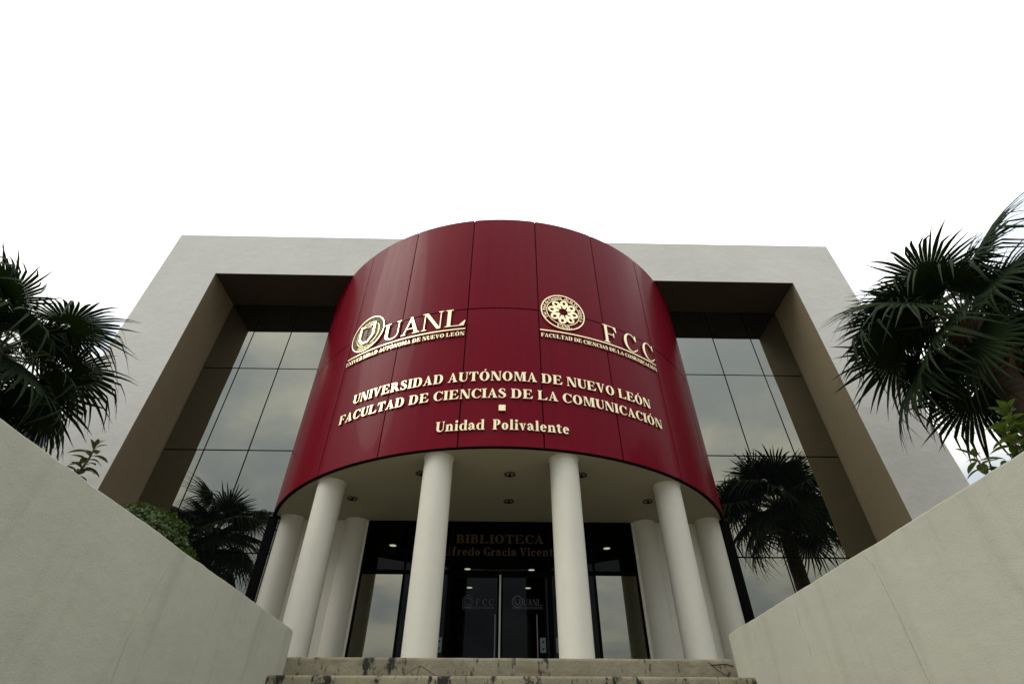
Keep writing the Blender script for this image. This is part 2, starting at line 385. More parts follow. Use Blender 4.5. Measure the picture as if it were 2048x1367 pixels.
# ------------------------------------------------------------------ wing walls
def wing(name, label, x_in, x_out, ztop0, ztop1, seed, ridges=()):
    root = empty(name, ((x_in+x_out)/2, -7.8, -2.6), label, 'wall', 'wing walls of the stairs')
    b = MB(); n = 90; y0, y1 = YE, -10.6; s = 1 if x_out > x_in else -1
    vs_ = []; fs = []
    for k in range(n+1):
        t = k/n; t = t*t*0.4 + t*0.6; y = y0+(y1-y0)*t
        zt = ztop0 + (ztop1-ztop0)*t
        zt += mnoise.noise(Vector((y*2.2, seed, 0)))*0.006 + mnoise.noise(Vector((y*9.0, seed, 4)))*0.0035
        dx = mnoise.noise(Vector((y*1.3, seed, 8)))*0.006
        e = 0.012+0.006*mnoise.noise(Vector((y*6, seed, 2)))
        cut = 0.012*max(0.0, 1-k/1.0)
        prof = [(x_in, -2.7), (x_in+dx*s, zt-e-cut), (x_in+s*e*0.35+dx*s, zt-e*0.35-cut), (x_in+s*e+dx*s, zt-cut*0.6), (x_out-s*e, zt-cut*0.6), (x_out, zt-e-cut), (x_out, -2.7)]
        vs_ += [(p[0]-(x_in+x_out)/2, y+7.8, p[1]+2.6) for p in prof]
    q = len(prof)
    for k in range(n):
        for j in range(q-1):
            f = (k*q+j, (k+1)*q+j, (k+1)*q+j+1, k*q+j+1); fs.append(f if s < 0 else f[::-1])
    fs.append(list(range(q))[::-s]); fs.append([n*q+i for i in range(q)][::s])
    b.add(vs_, fs, M_WING); b.build('wall_panel', root, True, 35)
    # raised trowel ridges left in the plaster
    for pts in ridges:
        q = MB(); fine = []
        for (a, c) in zip(pts[:-1], pts[1:]):
            for h in range(6):
                t = h/6; w = mnoise.noise(Vector((a[0]*9+t*3, seed, 1)))*0.006
                fine.append((a[0]+(c[0]-a[0])*t+w, a[1]+(c[1]-a[1])*t+w*0.5))
        vs2 = []; xx = x_in-(x_in+x_out)/2
        for k, (yy, zz) in enumerate(fine):
            hw = 0.0042*(0.5+abs(mnoise.noise(Vector((k*0.7, seed, 3)))))
            vs2 += [(xx+s*0.010, yy+7.8-hw, zz+2.6), (xx-s*0.0035, yy+7.8, zz+2.6), (xx+s*0.010, yy+7.8+hw, zz+2.6)]
        q.add(vs2, [(3*k+j, 3*k+j+1, 3*k+j+4, 3*k+j+3) for k in range(len(fine)-1) for j in range(2)], M_WING)
        q.build('plaster_ridge', root)
    return root
wing('wing_wall', 'pale stucco stair wall in front of the clipped green shrub', XWL, XWL-0.34, 0.245, 0.272, 1.0, [[(-7.622, 0.215), (-7.671, 0.109), (-7.715, -0.026), (-7.736, -0.176), (-7.778, -0.315), (-7.76, -0.6)]])
wing('wing_wall', 'brighter cream stucco stair wall beneath the leaning palm trunk', XWR, XWR+0.34, 0.232, 0.258, 6.0, [[(-7.711, 0.225), (-7.772, 0.147), (-7.782, 0.05), (-7.791, -0.044), (-7.806, -0.191), (-7.811, -0.341), (-7.815, -0.483), (-7.84, -0.9)], [(-6.62, 0.16), (-6.60, 0.02), (-6.63, -0.12), (-6.61, -0.22)]])

# ------------------------------------------------------------------ the library building
bld = empty('library_building', (0, 0, 0), 'white framed faculty building with a maroon drum over a columned porch', 'building')

fr = MB()
outl = [(XL, -2.7), (XL, ZF), (XR, ZF), (XR, -2.7), (OR_, -2.7), (OR_, ZT), (OL, ZT), (OL, -2.7)]
n8 = len(outl); y0, y1 = YF, YF+13
vsx = [(x, y0, z) for x, z in outl] + [(x, y1, z) for x, z in outl]
fr.add(vsx, [(1,2,5,6),(0,1,6,7),(2,3,4,5)], M_WHITE)
fr.add(vsx, [(i, (i+1) % 8, (i+1) % 8+8, i+8) for i in (0, 1, 2)] + [(9,14,13,10),(8,15,14,9),(10,13,12,11)], M_WHITE)
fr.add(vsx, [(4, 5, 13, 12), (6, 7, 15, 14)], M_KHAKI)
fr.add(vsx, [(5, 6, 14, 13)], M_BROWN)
fr.add([(XL+0.01, YF+9, -2.6), (XR-0.01, YF+9, -2.6), (XR-0.01, YF+9, ZF-0.3), (XL+0.01, YF+9, ZF-0.3)], [(0,1,2,3)], M_DARK)
frame = fr.build('facade_frame', bld)
bv = frame.modifiers.new('bevel', 'BEVEL'); bv.width = 0.012; bv.segments = 2; bv.limit_method = 'ANGLE'; bv.angle_limit = R_(60)
# curtain wall: panes with black joints on a dark backing
bk = MB()
bk.box((OL+0.002, YG+0.045, -0.02), (-4.0, YG+0.16, ZT-0.002), M_JOINT); bk.build('glazing_backing', bld); bk = MB(); bk.box((4.0, YG+0.045, -0.02), (OR_-0.002, YG+0.16, ZT-0.002), M_JOINT)
bk.build('glazing_backing', bld)
zrows = [0.02, 2.035, 4.034, 6.079, ZT-0.004]
xcl = [OL+0.004, -5.965, -5.08, -4.05]; xcr = [4.05, 5.09, 6.015, OR_-0.004]
G = 0.013
for xs in (xcl, xcr):
    for i in range(3):
        for j in range(4):
            x0, x1, z0, z1 = xs[i]+G, xs[i+1]-G, zrows[j]+G, zrows[j+1]-G
            p = MB(); cx_, cz_ = (x0+x1)/2, (z0+z1)/2
            p.box((x0-cx_, -0.011, z0-cz_), (x1-cx_, 0.012, z1-cz_), M_JOINT); p.add([(x0-cx_, -0.012, z0-cz_), (x1-cx_, -0.012, z0-cz_), (x1-cx_, -0.012, z1-cz_), (x0-cx_, -0.012, z1-cz_)], [(0,1,2,3)], M_MIRROR)
            o = p.build('glass_pane', bld, loc=(cx_, YG+0.012, cz_))
            o.rotation_euler = (R_(random.uniform(-0.10, 0.10)), 0, R_(random.uniform(-0.10, 0.10)))

# drum
core = MB(); vs_ = []; fs = []; ns = 72; A0 = 72.0
for k in range(ns+1):
    ph = -A0+2*A0*k/ns; vs_ += [arc(ph, ZB+0.01, RAD-0.035), arc(ph, ZT-0.03, RAD-0.035)]
for k in range(ns): fs.append((2*k, 2*k+2, 2*k+3, 2*k+1))
core.add(vs_, fs, M_SEAM)
core.add([arc(-A0+2*A0*k/ns, ZT-0.03, RAD-0.01) for k in range(ns+1)], [list(range(ns+1))], M_SEAM)
core.build('drum_core', bld, True)
edges = [-72.0] + [(k+0.5)*STEP-0.026 for k in range(-4, 4)] + [72.0]
for i in range(len(edges)-1):
    for (z0, z1) in ((ZB, ZM), (ZM, ZT)):
        g0 = 0.010; pm = MB(); ga = math.degrees(g0/RAD)
        a0, a1 = edges[i]+ga, edges[i+1]-ga; zz0, zz1 = z0+(g0 if z0 > ZB+.1 else 0), z1-(g0 if z1 < ZT-.1 else 0)
        n = 18; vs_ = []; fs = []
        e = 0.0025; ea = math.degrees(e/RAD)
        jit = random.uniform(-0.0015, 0.0015)
        for k in range(n+1):
            t = k/n; ph = a0+(a1-a0)*t
            rr = RAD+jit-(e if k in (0, n) else 0)
            vs_ += [arc(ph, zz0, RAD-0.033), arc(ph, zz0, rr-e), arc(ph, zz0+e, rr), arc(ph, zz1-e, rr), arc(ph, zz1, rr-e), arc(ph, zz1, RAD-0.033)]
        for k in range(n):
            for j in range(5): fs.append((k*6+j, (k+1)*6+j, (k+1)*6+j+1, k*6+j+1))
        fs.append([0,1,2,3,4,5]); fs.append([n*6+j for j in (5,4,3,2,1,0)])
        pm.add(vs_, fs, M_RED); pm.build('red_panel', bld, True, 35)
rim = MB(); vs_ = []; fs = []
for k in range(ns+1):
    ph = -A0+2*A0*k/ns
    vs_ += [arc(ph, ZB-0.002, RAD-0.062), arc(ph, ZB-0.013, RAD-0.058), arc(ph, ZB-0.013, RAD-0.006), arc(ph, ZB-0.001, RAD-0.004)]
for k in range(ns):
    for j in range(3): fs.append((4*k+j, 4*k+j+1, 4*k+j+5, 4*k+j+4))
rim.add(vs_, fs, M_BLACK); rim.build('drum_trim', bld)
sof = MB(); pts = [arc(-68+136*k/60, 0, RAD-0.06)[:2] for k in range(61)]
pts = [(x, y) for x, y in pts] + [(4.2, -1.5), (-4.2, -1.5)]
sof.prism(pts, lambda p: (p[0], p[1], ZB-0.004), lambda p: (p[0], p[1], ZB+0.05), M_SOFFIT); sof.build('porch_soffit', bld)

for nm_, x0, x1, z0 in (('corner_post', -4.245, -4.085, 1.02), ('corner_post', 4.09, 4.25, 0.0)):
    w = MB(); w.bbox((x0, YG-0.035, z0), (x1, YG+0.04, ZB-0.02), M_BLACK, 0.004); w.build(nm_, bld)

# columns
def column(x, y, r=0.214):
    c = MB(); c.lathe([(r*1.002, -0.02), (r, 0.4), (r, ZB-0.32), (r*1.0, ZB-0.02), (r*1.07, ZB-0.018), (r*1.07, ZB-0.004)], (0, 0), M_COLUMN, 48)
    return c.build('column', bld, True, 40, loc=(x, y, 0))
for a in (-40.1, -12.6, 12.8, 39.7): p_ = arc(a, 0, 4.29); column(p_[0], p_[1])
for x, y in ((-3.87, -1.74), (-2.70, -1.62), (2.72, -1.627), (3.89, -1.78)): column(x, y)
# white wall pieces between the back columns
for x0, x1 in ((-4.02, -2.46), (2.47, 4.02)):
    w = MB(); w.box((x0, -1.70, 0.0), (x1, -1.5, ZB-0.006), M_COLUMN); w.build('porch_wall', bld)
# downlights in the soffit
for (x, y) in ((0.145, -3.70), (0.145, -2.65), (-2.56, -2.70), (2.57, -2.70), (-1.255, -3.70), (1.284, -3.70)):
    dl = MB(); dl.lathe([(0.062, 0.0), (0.088, -0.004), (0.092, -0.014), (0.075, -0.020), (0.062, -0.008)], (0, 0), M_FIXTURE, 24, False)
    dl.lathe([(0.0005, 0.001), (0.062, 0.001)], (0, 0), M_BLACK, 24, False)
    dl.lathe([(0.02, 0.0), (0.02, -0.035), (0.012, -0.042)], (0, 0), M_BLACK, 10)
    dl.build('downlight', bld, True, 40, loc=(x, y, ZB-0.0045))

# entrance glazing
fy = YD
fm = MB()
def bar(x0, x1, z0, z1, d=0.05): fm.bbox((x0, fy-0.02, z0), (x1, fy+d, z1), M_BLACK, 0.004)
for x in (-2.46, -1.70, -0.905, 0.875, 1.67, 2.43): bar(x, x+0.035, 0.0, ZB-0.005)
bar(-2.424, 2.429, 1.765, 1.83, 0.055); bar(-2.424, 2.429, 2.685, ZB-0.008, 0.048)
fm.build('entrance_frame', bld)
def pane(x0, x1, z0, z1, mt, name, parent=bld):
    p = MB(); cx_, cz_ = (x0+x1)/2, (z0+z1)/2
    p.bbox((x0-cx_, -0.005, z0-cz_), (x1-cx_, 0.005, z1-cz_), mt, 0.002)
    return p.build(name, parent, loc=(cx_, fy+0.012, cz_))
pane(-2.422, -1.703, 0.02, 1.762, M_MIRROR, 'side_pane'); pane(1.708, 2.427, 0.02, 1.762, M_MIRROR, 'side_pane')
for x0, x1 in ((-2.422, -1.703), (-1.662, -0.908), (-0.867, 0.872), (0.913, 1.667), (1.708, 2.427)):
    pane(x0, x1, 1.833, 2.682, M_DOORGLASS, 'transom_pane')
SIDE = [pane(-1.662, -0.908, 0.02, 1.762, M_DOORGLASS, 'sidelight_pane'), pane(0.913, 1.667, 0.02, 1.762, M_DOORGLASS, 'sidelight_pane')]

# lobby behind the glass
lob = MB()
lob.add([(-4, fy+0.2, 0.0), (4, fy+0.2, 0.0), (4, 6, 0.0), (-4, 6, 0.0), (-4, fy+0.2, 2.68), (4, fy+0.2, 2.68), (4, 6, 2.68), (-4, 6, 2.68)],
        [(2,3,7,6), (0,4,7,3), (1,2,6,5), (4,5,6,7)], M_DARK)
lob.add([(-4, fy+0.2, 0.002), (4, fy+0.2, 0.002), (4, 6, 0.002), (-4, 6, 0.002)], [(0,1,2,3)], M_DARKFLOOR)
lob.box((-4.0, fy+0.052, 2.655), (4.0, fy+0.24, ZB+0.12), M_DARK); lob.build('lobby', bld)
for (x, y) in ((-0.74, 1.14), (0.734, 1.17), (-0.758, 2.68), (0.721, 2.68), (-2.21, -0.42), (2.23, -0.35)):
    d = MB(); d.lathe([(0.001, 0.0), (0.070, 0.0)], (0, 0), M_LAMP, 20, False); d.lathe([(0.070, 0.0), (0.082, -0.006), (0.088, 0.003)], (0, 0), M_WHITEMETAL, 20, False)
    d.build('lobby_lamp', bld, loc=(x, y, 2.672))

# ------------------------------------------------------------------ serif lettering drawn stroke by stroke
def glyph(ch, bold):
    sw, hw, st, se = (0.215, 0.062, 0.045, 0.075) if bold else (0.135, 0.042, 0.03, 0.085)
    S = []; rnd = 14
    P = lambda *p: S.append(list(p))
    def rect(x0, y0, x1, y1): S.append([(x0, y0), (x1, y0), (x1, y1), (x0, y1)])
    def ser(a, b, y, up=True, l=1, r=1):
        d = 1 if up else -1; e0 = a-se*l; e1 = b+se*r
        p = [(e0, y), (e1, y), (e1, y+d*st*0.8), (b, y+d*st*2.3), (a, y+d*st*2.3), (e0, y+d*st*0.8)]
        S.append(p if up else p[::-1])
    def stem(x, y0, y1, w=None, b=1, t=1):
        w = w or sw; rect(x, y0, x+w, y1)
        if b: ser(x, x+w, y0)
        if t: ser(x, x+w, y1, False)
    def ring(cx, cy, rx, ry, tx, ty, a0, a1, n=rnd):
        k = max(3, int(abs(a1-a0)/360*n*2.4)); o = []; i_ = []
        for q in range(k+1):
            a = R_(a0+(a1-a0)*q/k); o.append((cx+rx*math.cos(a), cy+ry*math.sin(a))); i_.append((cx+(rx-tx)*math.cos(a), cy+(ry-ty)*math.sin(a)))
        S.append(o+i_[::-1])
    def path(pts, ws):
        lo, ro = [], []; V = [Vector(p) for p in pts]
        for q in range(len(V)):
            d = (V[min(q+1, len(V)-1)]-V[max(q-1, 0)]).normalized(); n_ = Vector((-d.y, d.x))*ws[q]/2
            lo.append(tuple(V[q]+n_)); ro.append(tuple(V[q]-n_))
        S.append(ro+lo[::-1])
    def spath(ctrl, w, n=5):
        V = [Vector(c) for c in ctrl]; pts = []; ws = []
        for q in range(len(V)-1):
            p0, p1, p2, p3 = V[max(q-1, 0)], V[q], V[q+1], V[min(q+2, len(V)-1)]
            for h in range(n if q < len(V)-2 else n+1):
                t = h/n
                pts.append(0.5*((2*p1)+(p2-p0)*t+(2*p0-5*p1+4*p2-p3)*t*t+(3*p1-p0-3*p2+p3)*t**3)); ws.append(w[q]+(w[q+1]-w[q])*t)
        path([tuple(p) for p in pts], ws)
    L0 = se+0.02; xh = 0.67
    base = {'Ó': 'O', 'É': 'E'}.get(ch, ch)
    if base == ' ': return S, 0.30
    if base == 'I': stem(L0, 0, 1); adv = L0+sw+se
    elif base in 'EFL':
        stem(L0, 0, 1); r = L0+sw
        if base in 'EF':
            xe = L0+0.60; rect(r, 1-hw, xe, 1); P((xe-0.15, 1-hw), (xe, 1-hw), (xe+0.015, 0.70), (xe-0.02, 0.70))
            xm = L0+0.44; rect(r, 0.5-hw/2, xm, 0.5+hw/2); P((xm-0.05, 0.5), (xm, 0.36), (xm+0.025, 0.36), (xm+0.025, 0.64), (xm, 0.64))
        if base in 'EL':
            xe = L0+0.66; rect(r, 0, xe-0.02, hw); P((xe-0.2, hw), (xe-0.02, 0), (xe+0.045, 0.30), (xe+0.01, 0.30))
            adv = L0+0.71
        else: adv = L0+0.64
    elif base == 'T':
        w = 0.72; c = w/2+0.02; stem(c-sw/2, 0, 1-hw*0.5, t=0); rect(0.03, 1-hw, 0.01+w, 1)
        P((0.03, 1-hw), (0.16, 1-hw), (0.04, 0.68), (0.01, 0.68)); P((w-0.12, 1-hw), (w+0.01, 1-hw), (w+0.03, 0.68), (w, 0.68)); adv = w+0.04
    elif base == 'U':
        x1 = L0+0.62; stem(L0, 0.30, 1, b=0); rect(x1-hw, 0.30, x1, 1); ser(x1-hw, x1, 1, False)
        cx_ = (L0+x1)/2; rx = (x1-L0)/2; k = 12; o = []; i_ = []
        for q in range(k+1):
            a = R_(180+180*q/k); o.append((cx_+rx*math.cos(a), 0.30+0.315*math.sin(a)))
            il, ir = L0+sw, x1-hw; i_.append(((il+ir)/2+(ir-il)/2*math.cos(a), 0.30+(0.315-hw*1.5)*math.sin(a)))
        S.append(o+i_[::-1]); adv = x1+se
    elif base == 'N':
        x1 = L0+0.68; rect(L0, 0, L0+hw, 1); ser(L0, L0+hw, 0); P((L0-se, 1), (L0-se, 1-st), (L0+hw, 1-st), (L0+sw*0.7, 1))
        P((L0-0.02, 1), (x1-sw*1.05, -0.015), (x1, -0.015), (L0+sw*1.0, 1)); rect(x1-hw, 0.0, x1, 1); ser(x1-hw, x1, 1, False); adv = x1+se
    elif base == 'M':
        x1 = L0+0.84; rect(L0, 0, L0+hw, 1); ser(L0, L0+hw, 0); P((L0-se, 1), (L0-se, 1-st), (L0, 1-st), (L0+hw, 1))
        mx_ = L0+0.40; P((L0, 1), (mx_-0.03, 0), (mx_+0.05, 0), (L0+sw*1.05, 1)); P((mx_, 0.0), (mx_+0.05, 0.0), (x1-sw+0.03, 1), (x1-sw-0.06, 1))
        stem(x1-sw, 0, 1); adv = x1+se
    elif base in 'AV':
        w = 0.78; c = w/2; d = sw*1.12; f = (lambda y: y) if base == 'A' else (lambda y: 1-y)
        q = lambda *p: S.append([(x, f(y)) for x, y in p])
        if base == 'A':
            q((0.09, 0), (0.09+hw*1.1, 0), (c+0.02, 0.93), (c-0.03, 1.0)); q((c-0.06, 1.01), (c+0.04, 1.01), (w-0.05, 0), (w-0.05-d, 0))
            q((0.20, 0.30), (w-0.2, 0.30), (w-0.2-0.01, 0.30+hw), (0.21, 0.30+hw)); ser(0.09, 0.09+hw, 0); ser(w-0.05-d, w-0.05, 0, r=0.7)
        else:
            q((0.05, 0), (0.05+d, 0), (c+0.06, 1.01), (c-0.04, 1.01)); q((w-0.09-hw*1.1, 0), (w-0.09, 0), (c+0.05, 1.0), (c+0.0, 0.93))
            ser(0.05, 0.05+d, 1, False, l=0.7); ser(w-0.09-hw, w-0.09, 1, False)
        adv = w+0.01
    elif base in 'OCG':
        rx = 0.39; cx_ = rx+0.04
        if base == 'O': ring(cx_, 0.5, rx, 0.52, sw*1.04, hw, 0, 180); ring(cx_, 0.5, rx, 0.52, sw*1.04, hw, 180, 360); adv = 2*rx+0.08
        else:
            k = 24; o = []; i_ = []
            for q in range(k+1):
                a = R_(42+(318-42)*q/k); wt = 0.5-0.5*math.cos(a); tx = hw*1.3+(sw*1.04-hw*1.3)*min(1, wt*1.5)
                o.append((cx_+rx*math.cos(a), 0.5+0.52*math.sin(a))); i_.append((cx_+(rx-tx)*math.cos(a), 0.5+(0.52-hw)*math.sin(a)))
            S.append(o+i_[::-1]); xe = cx_+rx*math.cos(R_(42))
            P((xe-0.06, 0.80), (xe+0.02, 0.66), (xe+0.05, 0.66), (xe+0.05, 1.01), (xe+0.01, 1.01))
            if base == 'C': P((xe-0.02, 0.14), (xe+0.015, 0.13), (xe+0.075, 0.25), (xe+0.045, 0.27))
            else: stem(xe-sw+0.06, 0.06, 0.44, b=0)
            adv = 2*rx-0.0
    elif base in 'DPBR':
        stem(L0, 0, 1); r = L0+sw-0.02
        def bowl(y0, y1, xr, t):
            k = 12; cy_ = (y0+y1)/2; ry = (y1-y0)/2; o = [(r, y1)]; i_ = [(r, y1-hw)]
            xc = r+(xr-r)*0.35
            for q in range(k+1):
                a = R_(90-180*q/k); o.append((xc+(xr-xc)*math.cos(a), cy_+ry*math.sin(a))); i_.append((xc+(xr-t-xc)*math.cos(a), cy_+(ry-hw)*math.sin(a)))
            o.append((r, y0)); i_.append((r, y0+hw)); S.append(o+i_[::-1])
        if base == 'D': bowl(0, 1, L0+0.72, sw*1.05); adv = L0+0.77
        if base == 'P': bowl(0.44, 1, L0+0.56, sw); adv = L0+0.59
        if base == 'R': bowl(0.46, 1, L0+0.56, sw); P((r+0.04, 0.48), (L0+0.52, 0), (L0+0.75, 0), (r+sw+0.1, 0.48)); rect(L0+0.52, 0, L0+0.79, st); adv = L0+0.78
        if base == 'B': bowl(0.51, 1, L0+0.53, sw*0.95); bowl(0, 0.55, L0+0.60, sw); adv = L0+0.64
    elif base == 'S':
        spath([(0.50, 0.80), (0.40, 0.95), (0.27, 0.975), (0.14, 0.86), (0.15, 0.70), (0.32, 0.53), (0.47, 0.38), (0.50, 0.20), (0.36, 0.03), (0.21, 0.04), (0.08, 0.24)],
              [hw*.8, hw*1.1, hw*1.2, sw*.8, sw*1.05, sw*1.15, sw*1.05, sw*.8, hw*1.2, hw*1.1, hw*.8])
        P((0.49, 0.70), (0.52, 0.70), (0.52, 1.0), (0.49, 1.0), (0.47, 0.86)); P((0.05, 0.0), (0.08, 0.0), (0.11, 0.14), (0.08, 0.32), (0.05, 0.32)); adv = 0.62
    # ---- lower case
    elif base in 'il':
        top = xh if base == 'i' else 1.02; rect(L0, 0, L0+sw*0.9, top); ser(L0, L0+sw*0.9, 0); P((L0-se, top-0.03), (L0, top-0.06), (L0+sw*0.5, top), (L0+sw*0.5, top+0.015))
        if base == 'i': ring(L0+sw*0.45, 0.90, sw*0.55, sw*0.55, sw*0.545, sw*0.545, 0, 359)
        adv = L0+sw*0.9+se
    elif base in 'nr':
        s_ = sw*0.9; rect(L0, 0, L0+s_, xh); ser(L0, L0+s_, 0); P((L0-se, xh-0.03), (L0, xh-0.06), (L0+s_*0.5, xh), (L0+s_*0.5, xh+0.015))
        if base == 'n':
            x1 = L0+0.56; rect(x1-s_, 0, x1, 0.42); ser(x1-s_, x1, 0)
            spath([(L0+s_-0.02, 0.50), (L0+s_+0.06, 0.62), (x1-s_*0.85, 0.61), (x1-s_/2, 0.42)], [hw, hw*1.3, s_*0.8, s_]); adv = x1+se
        else: spath([(L0+s_-0.02, 0.46), (L0+s_+0.05, 0.60), (L0+s_+0.15, 0.63)], [hw, hw*1.4, hw*1.6]); ring(L0+s_+0.14, 0.575, 0.085, 0.085, 0.084, 0.084, 0, 359); adv = L0+s_+0.24
    elif base in 'oce':
        rx = 0.275; cx_ = rx+0.035; cy_ = xh/2; ry = xh/2+0.015; tx = sw*0.95
        if base == 'o': ring(cx_, cy_, rx, ry, tx, hw, 0, 180); ring(cx_, cy_, rx, ry, tx, hw, 180, 360); adv = 2*rx+0.07
        elif base == 'c':
            ring(cx_, cy_, rx, ry, tx, hw*1.2, 52, 318); ring(cx_+rx*0.55, cy_+ry*0.55, 0.085, 0.085, 0.084, 0.084, 0, 359); adv = 2*rx+0.02
        else:
            ring(cx_, cy_, rx, ry, tx, hw*1.2, 2, 180); ring(cx_, cy_, rx, ry, tx, hw*1.4, 180, 322); rect(cx_-rx+tx*0.6, cy_, cx_+rx*0.98, cy_+hw); adv = 2*rx+0.05
    elif base == 'd':
        rx = 0.27; cx_ = rx+0.03; s_ = sw*0.9; xs_ = cx_+rx-s_*0.62; ring(cx_, xh/2, rx, xh/2+0.012, s_, hw*1.2, 60, 300)
        rect(xs_, 0, xs_+s_, 1.02); P((xs_-se, 0.99), (xs_, 0.96), (xs_+s_*0.5, 1.02), (xs_+s_*0.5, 1.035)); P((xs_+s_, 0), (xs_+s_+se, 0), (xs_+s_+se, st), (xs_+s_, st*2)); adv = xs_+s_+se
    elif base == 'a':
        s_ = sw*0.9; xs_ = 0.33; rect(xs_, 0.06, xs_+s_, 0.46); spath([(0.09, 0.50), (0.16, 0.625), (0.32, 0.64), (xs_+s_/2, 0.46)], [hw*1.6, hw*1.5, s_*0.7, s_])
        ring(0.11, 0.515, 0.08, 0.08, 0.079, 0.079, 0, 359); spath([(xs_+0.03, 0.40), (0.18, 0.31), (0.11, 0.17), (0.19, 0.045), (xs_+0.02, 0.11)], [hw, s_*0.55, s_*0.95, s_*0.55, hw])
        P((xs_+s_*0.4, 0.10), (xs_+s_, 0.0), (xs_+s_+0.09, 0.03), (xs_+s_+0.08, 0.07), (xs_+s_, 0.11)); adv = xs_+s_+0.10
    elif base == 'v':
        w = 0.60; d = sw; P((0.06+d, xh), (0.06, xh), (w/2-0.03, -0.015), (w/2+0.06, -0.015)); P((w-0.08, xh), (w-0.08-hw*1.1, xh), (w/2, 0.05), (w/2+0.05, 0)); ser(0.06, 0.06+d, xh, False, .7, .7); ser(w-0.08-hw, w-0.08, xh, False, .8, .8); adv = w+0.01
    elif base in 'tf':
        s_ = sw*0.9; x = 0.12
        if base == 't': rect(x, 0.14, x+s_, 0.84); P((x, 0.84), (x, xh-0.02), (0.0, xh-0.06), (0.02, xh-0.02)); rect(0.02, xh-hw, x+s_+0.15, xh); spath([(x+s_/2, 0.16), (x+s_*0.72, 0.035), (x+s_+0.08, 0.06), (x+s_+0.15, 0.13)], [s_, s_*0.6, hw, hw*.7]); adv = x+s_+0.17
        else: stem(x, 0, 0.80, s_, t=0); rect(0.02, xh-hw, x+s_+0.13, xh); spath([(x+s_/2, 0.78), (x+s_*0.62, 0.97), (x+s_+0.10, 1.0)], [s_, s_*0.7, hw*1.4]); ring(x+s_+0.11, 0.945, 0.08, 0.08, 0.079, 0.079, 0, 359); adv = x+s_+0.20
    else: adv = 0.4
    if ch in 'ÓÉ': cx_ = adv/2; S.append([(cx_-0.03, 1.08), (cx_+0.03, 1.08), (cx_+0.17, 1.24), (cx_+0.05, 1.27)])
    return S, adv
def layout(text, bold, track=0.05):
    x = 0; res = []
    for ch in text:
        S, adv = glyph(ch, bold)
        if S: res.append((ch, x, S))
        x += adv + (track if ch != ' ' else 0)
    return res, x-track
def add_strokes(b, S, f, d0, th, mt, side=None):
    # f(x, y, depth) -> point; every stroke ends a hair above the one before it
    for i, o in enumerate(S):
        a = sum(o[k][0]*o[(k+1) % len(o)][1]-o[(k+1) % len(o)][0]*o[k][1] for k in range(len(o)))
        if a < 0: o = o[::-1]
        d = d0+th+0.0006*i; n = len(o)
        fv = [f(x, y, d) for x, y in o]; bv_ = [f(x, y, d0) for x, y in o]
        b.add(fv, [list(range(n))], mt)
        b.add(fv+bv_, [(k, k+n, (k+1) % n+n, (k+1) % n) for k in range(n)], side or mt)
ROT = lambda q: q
def cyl_map(s0, z0, sx, sz):
    return lambda x, y, d: arc(math.degrees((s0+x*sx)/RAD_S), z0+y*sz, RAD+d)
RAD_S = 4.66
def cyl_text(name, label, text, s0, s1, z0, cap, bold, th=0.016, gap=0.012, fit_word=None):
    root = empty(name, arc(math.degrees((s0+s1)/2/RAD_S), z0, RAD+gap), label, 'lettering', 'brass lettering on the maroon drum')
    res, w = layout(text, bold); sx = (s1-s0)/w; rl = root.location
    for ch, x, S in res:
        b = MB(); g0 = cyl_map(s0+x*sx, z0, sx, cap)
        def f(px, py, d):
            p = g0(px, py, d); return (p[0]-rl.x, p[1]-rl.y, p[2]-rl.z)
        add_strokes(b, S, f, gap, th, M_BRASS, M_BRASSSIDE)
        b.build('letter', root)
    return root
def cyl_bar(name, label, s0, s1, z0, z1, th=0.022, gap=0.01):
    b = MB(); n = 24; vs_ = []; fs = []
    c = arc(math.degrees((s0+s1)/2/RAD_S), z0, RAD+gap)
    for k in range(n+1):
        ph = math.degrees((s0+(s1-s0)*k/n)/RAD_S)
        vs_ += [arc(ph, z0, RAD+gap), arc(ph, z0, RAD+gap+th), arc(ph, z1, RAD+gap+th), arc(ph, z1, RAD+gap)]
    for k in range(n):
        for j in range(4): fs.append((k*4+j, (k+1)*4+j, (k+1)*4+(j+1) % 4, k*4+(j+1) % 4))
    fs += [(3, 2, 1, 0), (n*4, n*4+1, n*4+2, n*4+3)]
    b.add([(v[0]-c[0], v[1]-c[1], v[2]-c[2]) for v in vs_], fs, M_BRASS)
    return tag(b.build(name, loc=c), label, 'rule', 'brass rules on the maroon drum')

cyl_text('sign_lettering', 'large brass letters UANL beside the shield emblem', 'UANL', -2.315, -0.665, 5.065, 0.405, False, 0.022, 0.014)
cyl_bar('brass_rule', 'thin brass line under the letters UANL', -3.157, -0.663, 4.982, 5.007)
cyl_text('sign_lettering', 'small brass line UNIVERSIDAD AUTÓNOMA DE NUEVO LEÓN just under the UANL rule', 'UNIVERSIDAD AUTÓNOMA DE NUEVO LEÓN', -3.175, -0.672, 4.842, 0.088, True, 0.022, 0.008)
fcc = cyl_text('sign_lettering', 'large brass letters FCC right of the round loop emblem', 'F C C', 1.885, 3.155, 5.03, 0.42, False, 0.022, 0.014)
cyl_bar('brass_rule', 'thin brass line under the letters FCC', 0.653, 3.164, 4.982, 5.007)
cyl_text('sign_lettering', 'small brass line FACULTAD DE CIENCIAS DE LA COMUNICACIÓN just under the FCC rule', 'FACULTAD DE CIENCIAS DE LA COMUNICACIÓN', 0.665, 3.160, 4.842, 0.084, True, 0.022, 0.008)
cyl_text('sign_lettering', 'large brass line UNIVERSIDAD AUTÓNOMA DE NUEVO LEÓN across the middle of the drum', 'UNIVERSIDAD AUTÓNOMA DE NUEVO LEÓN', -2.71, 2.73, 3.862, 0.180, True)
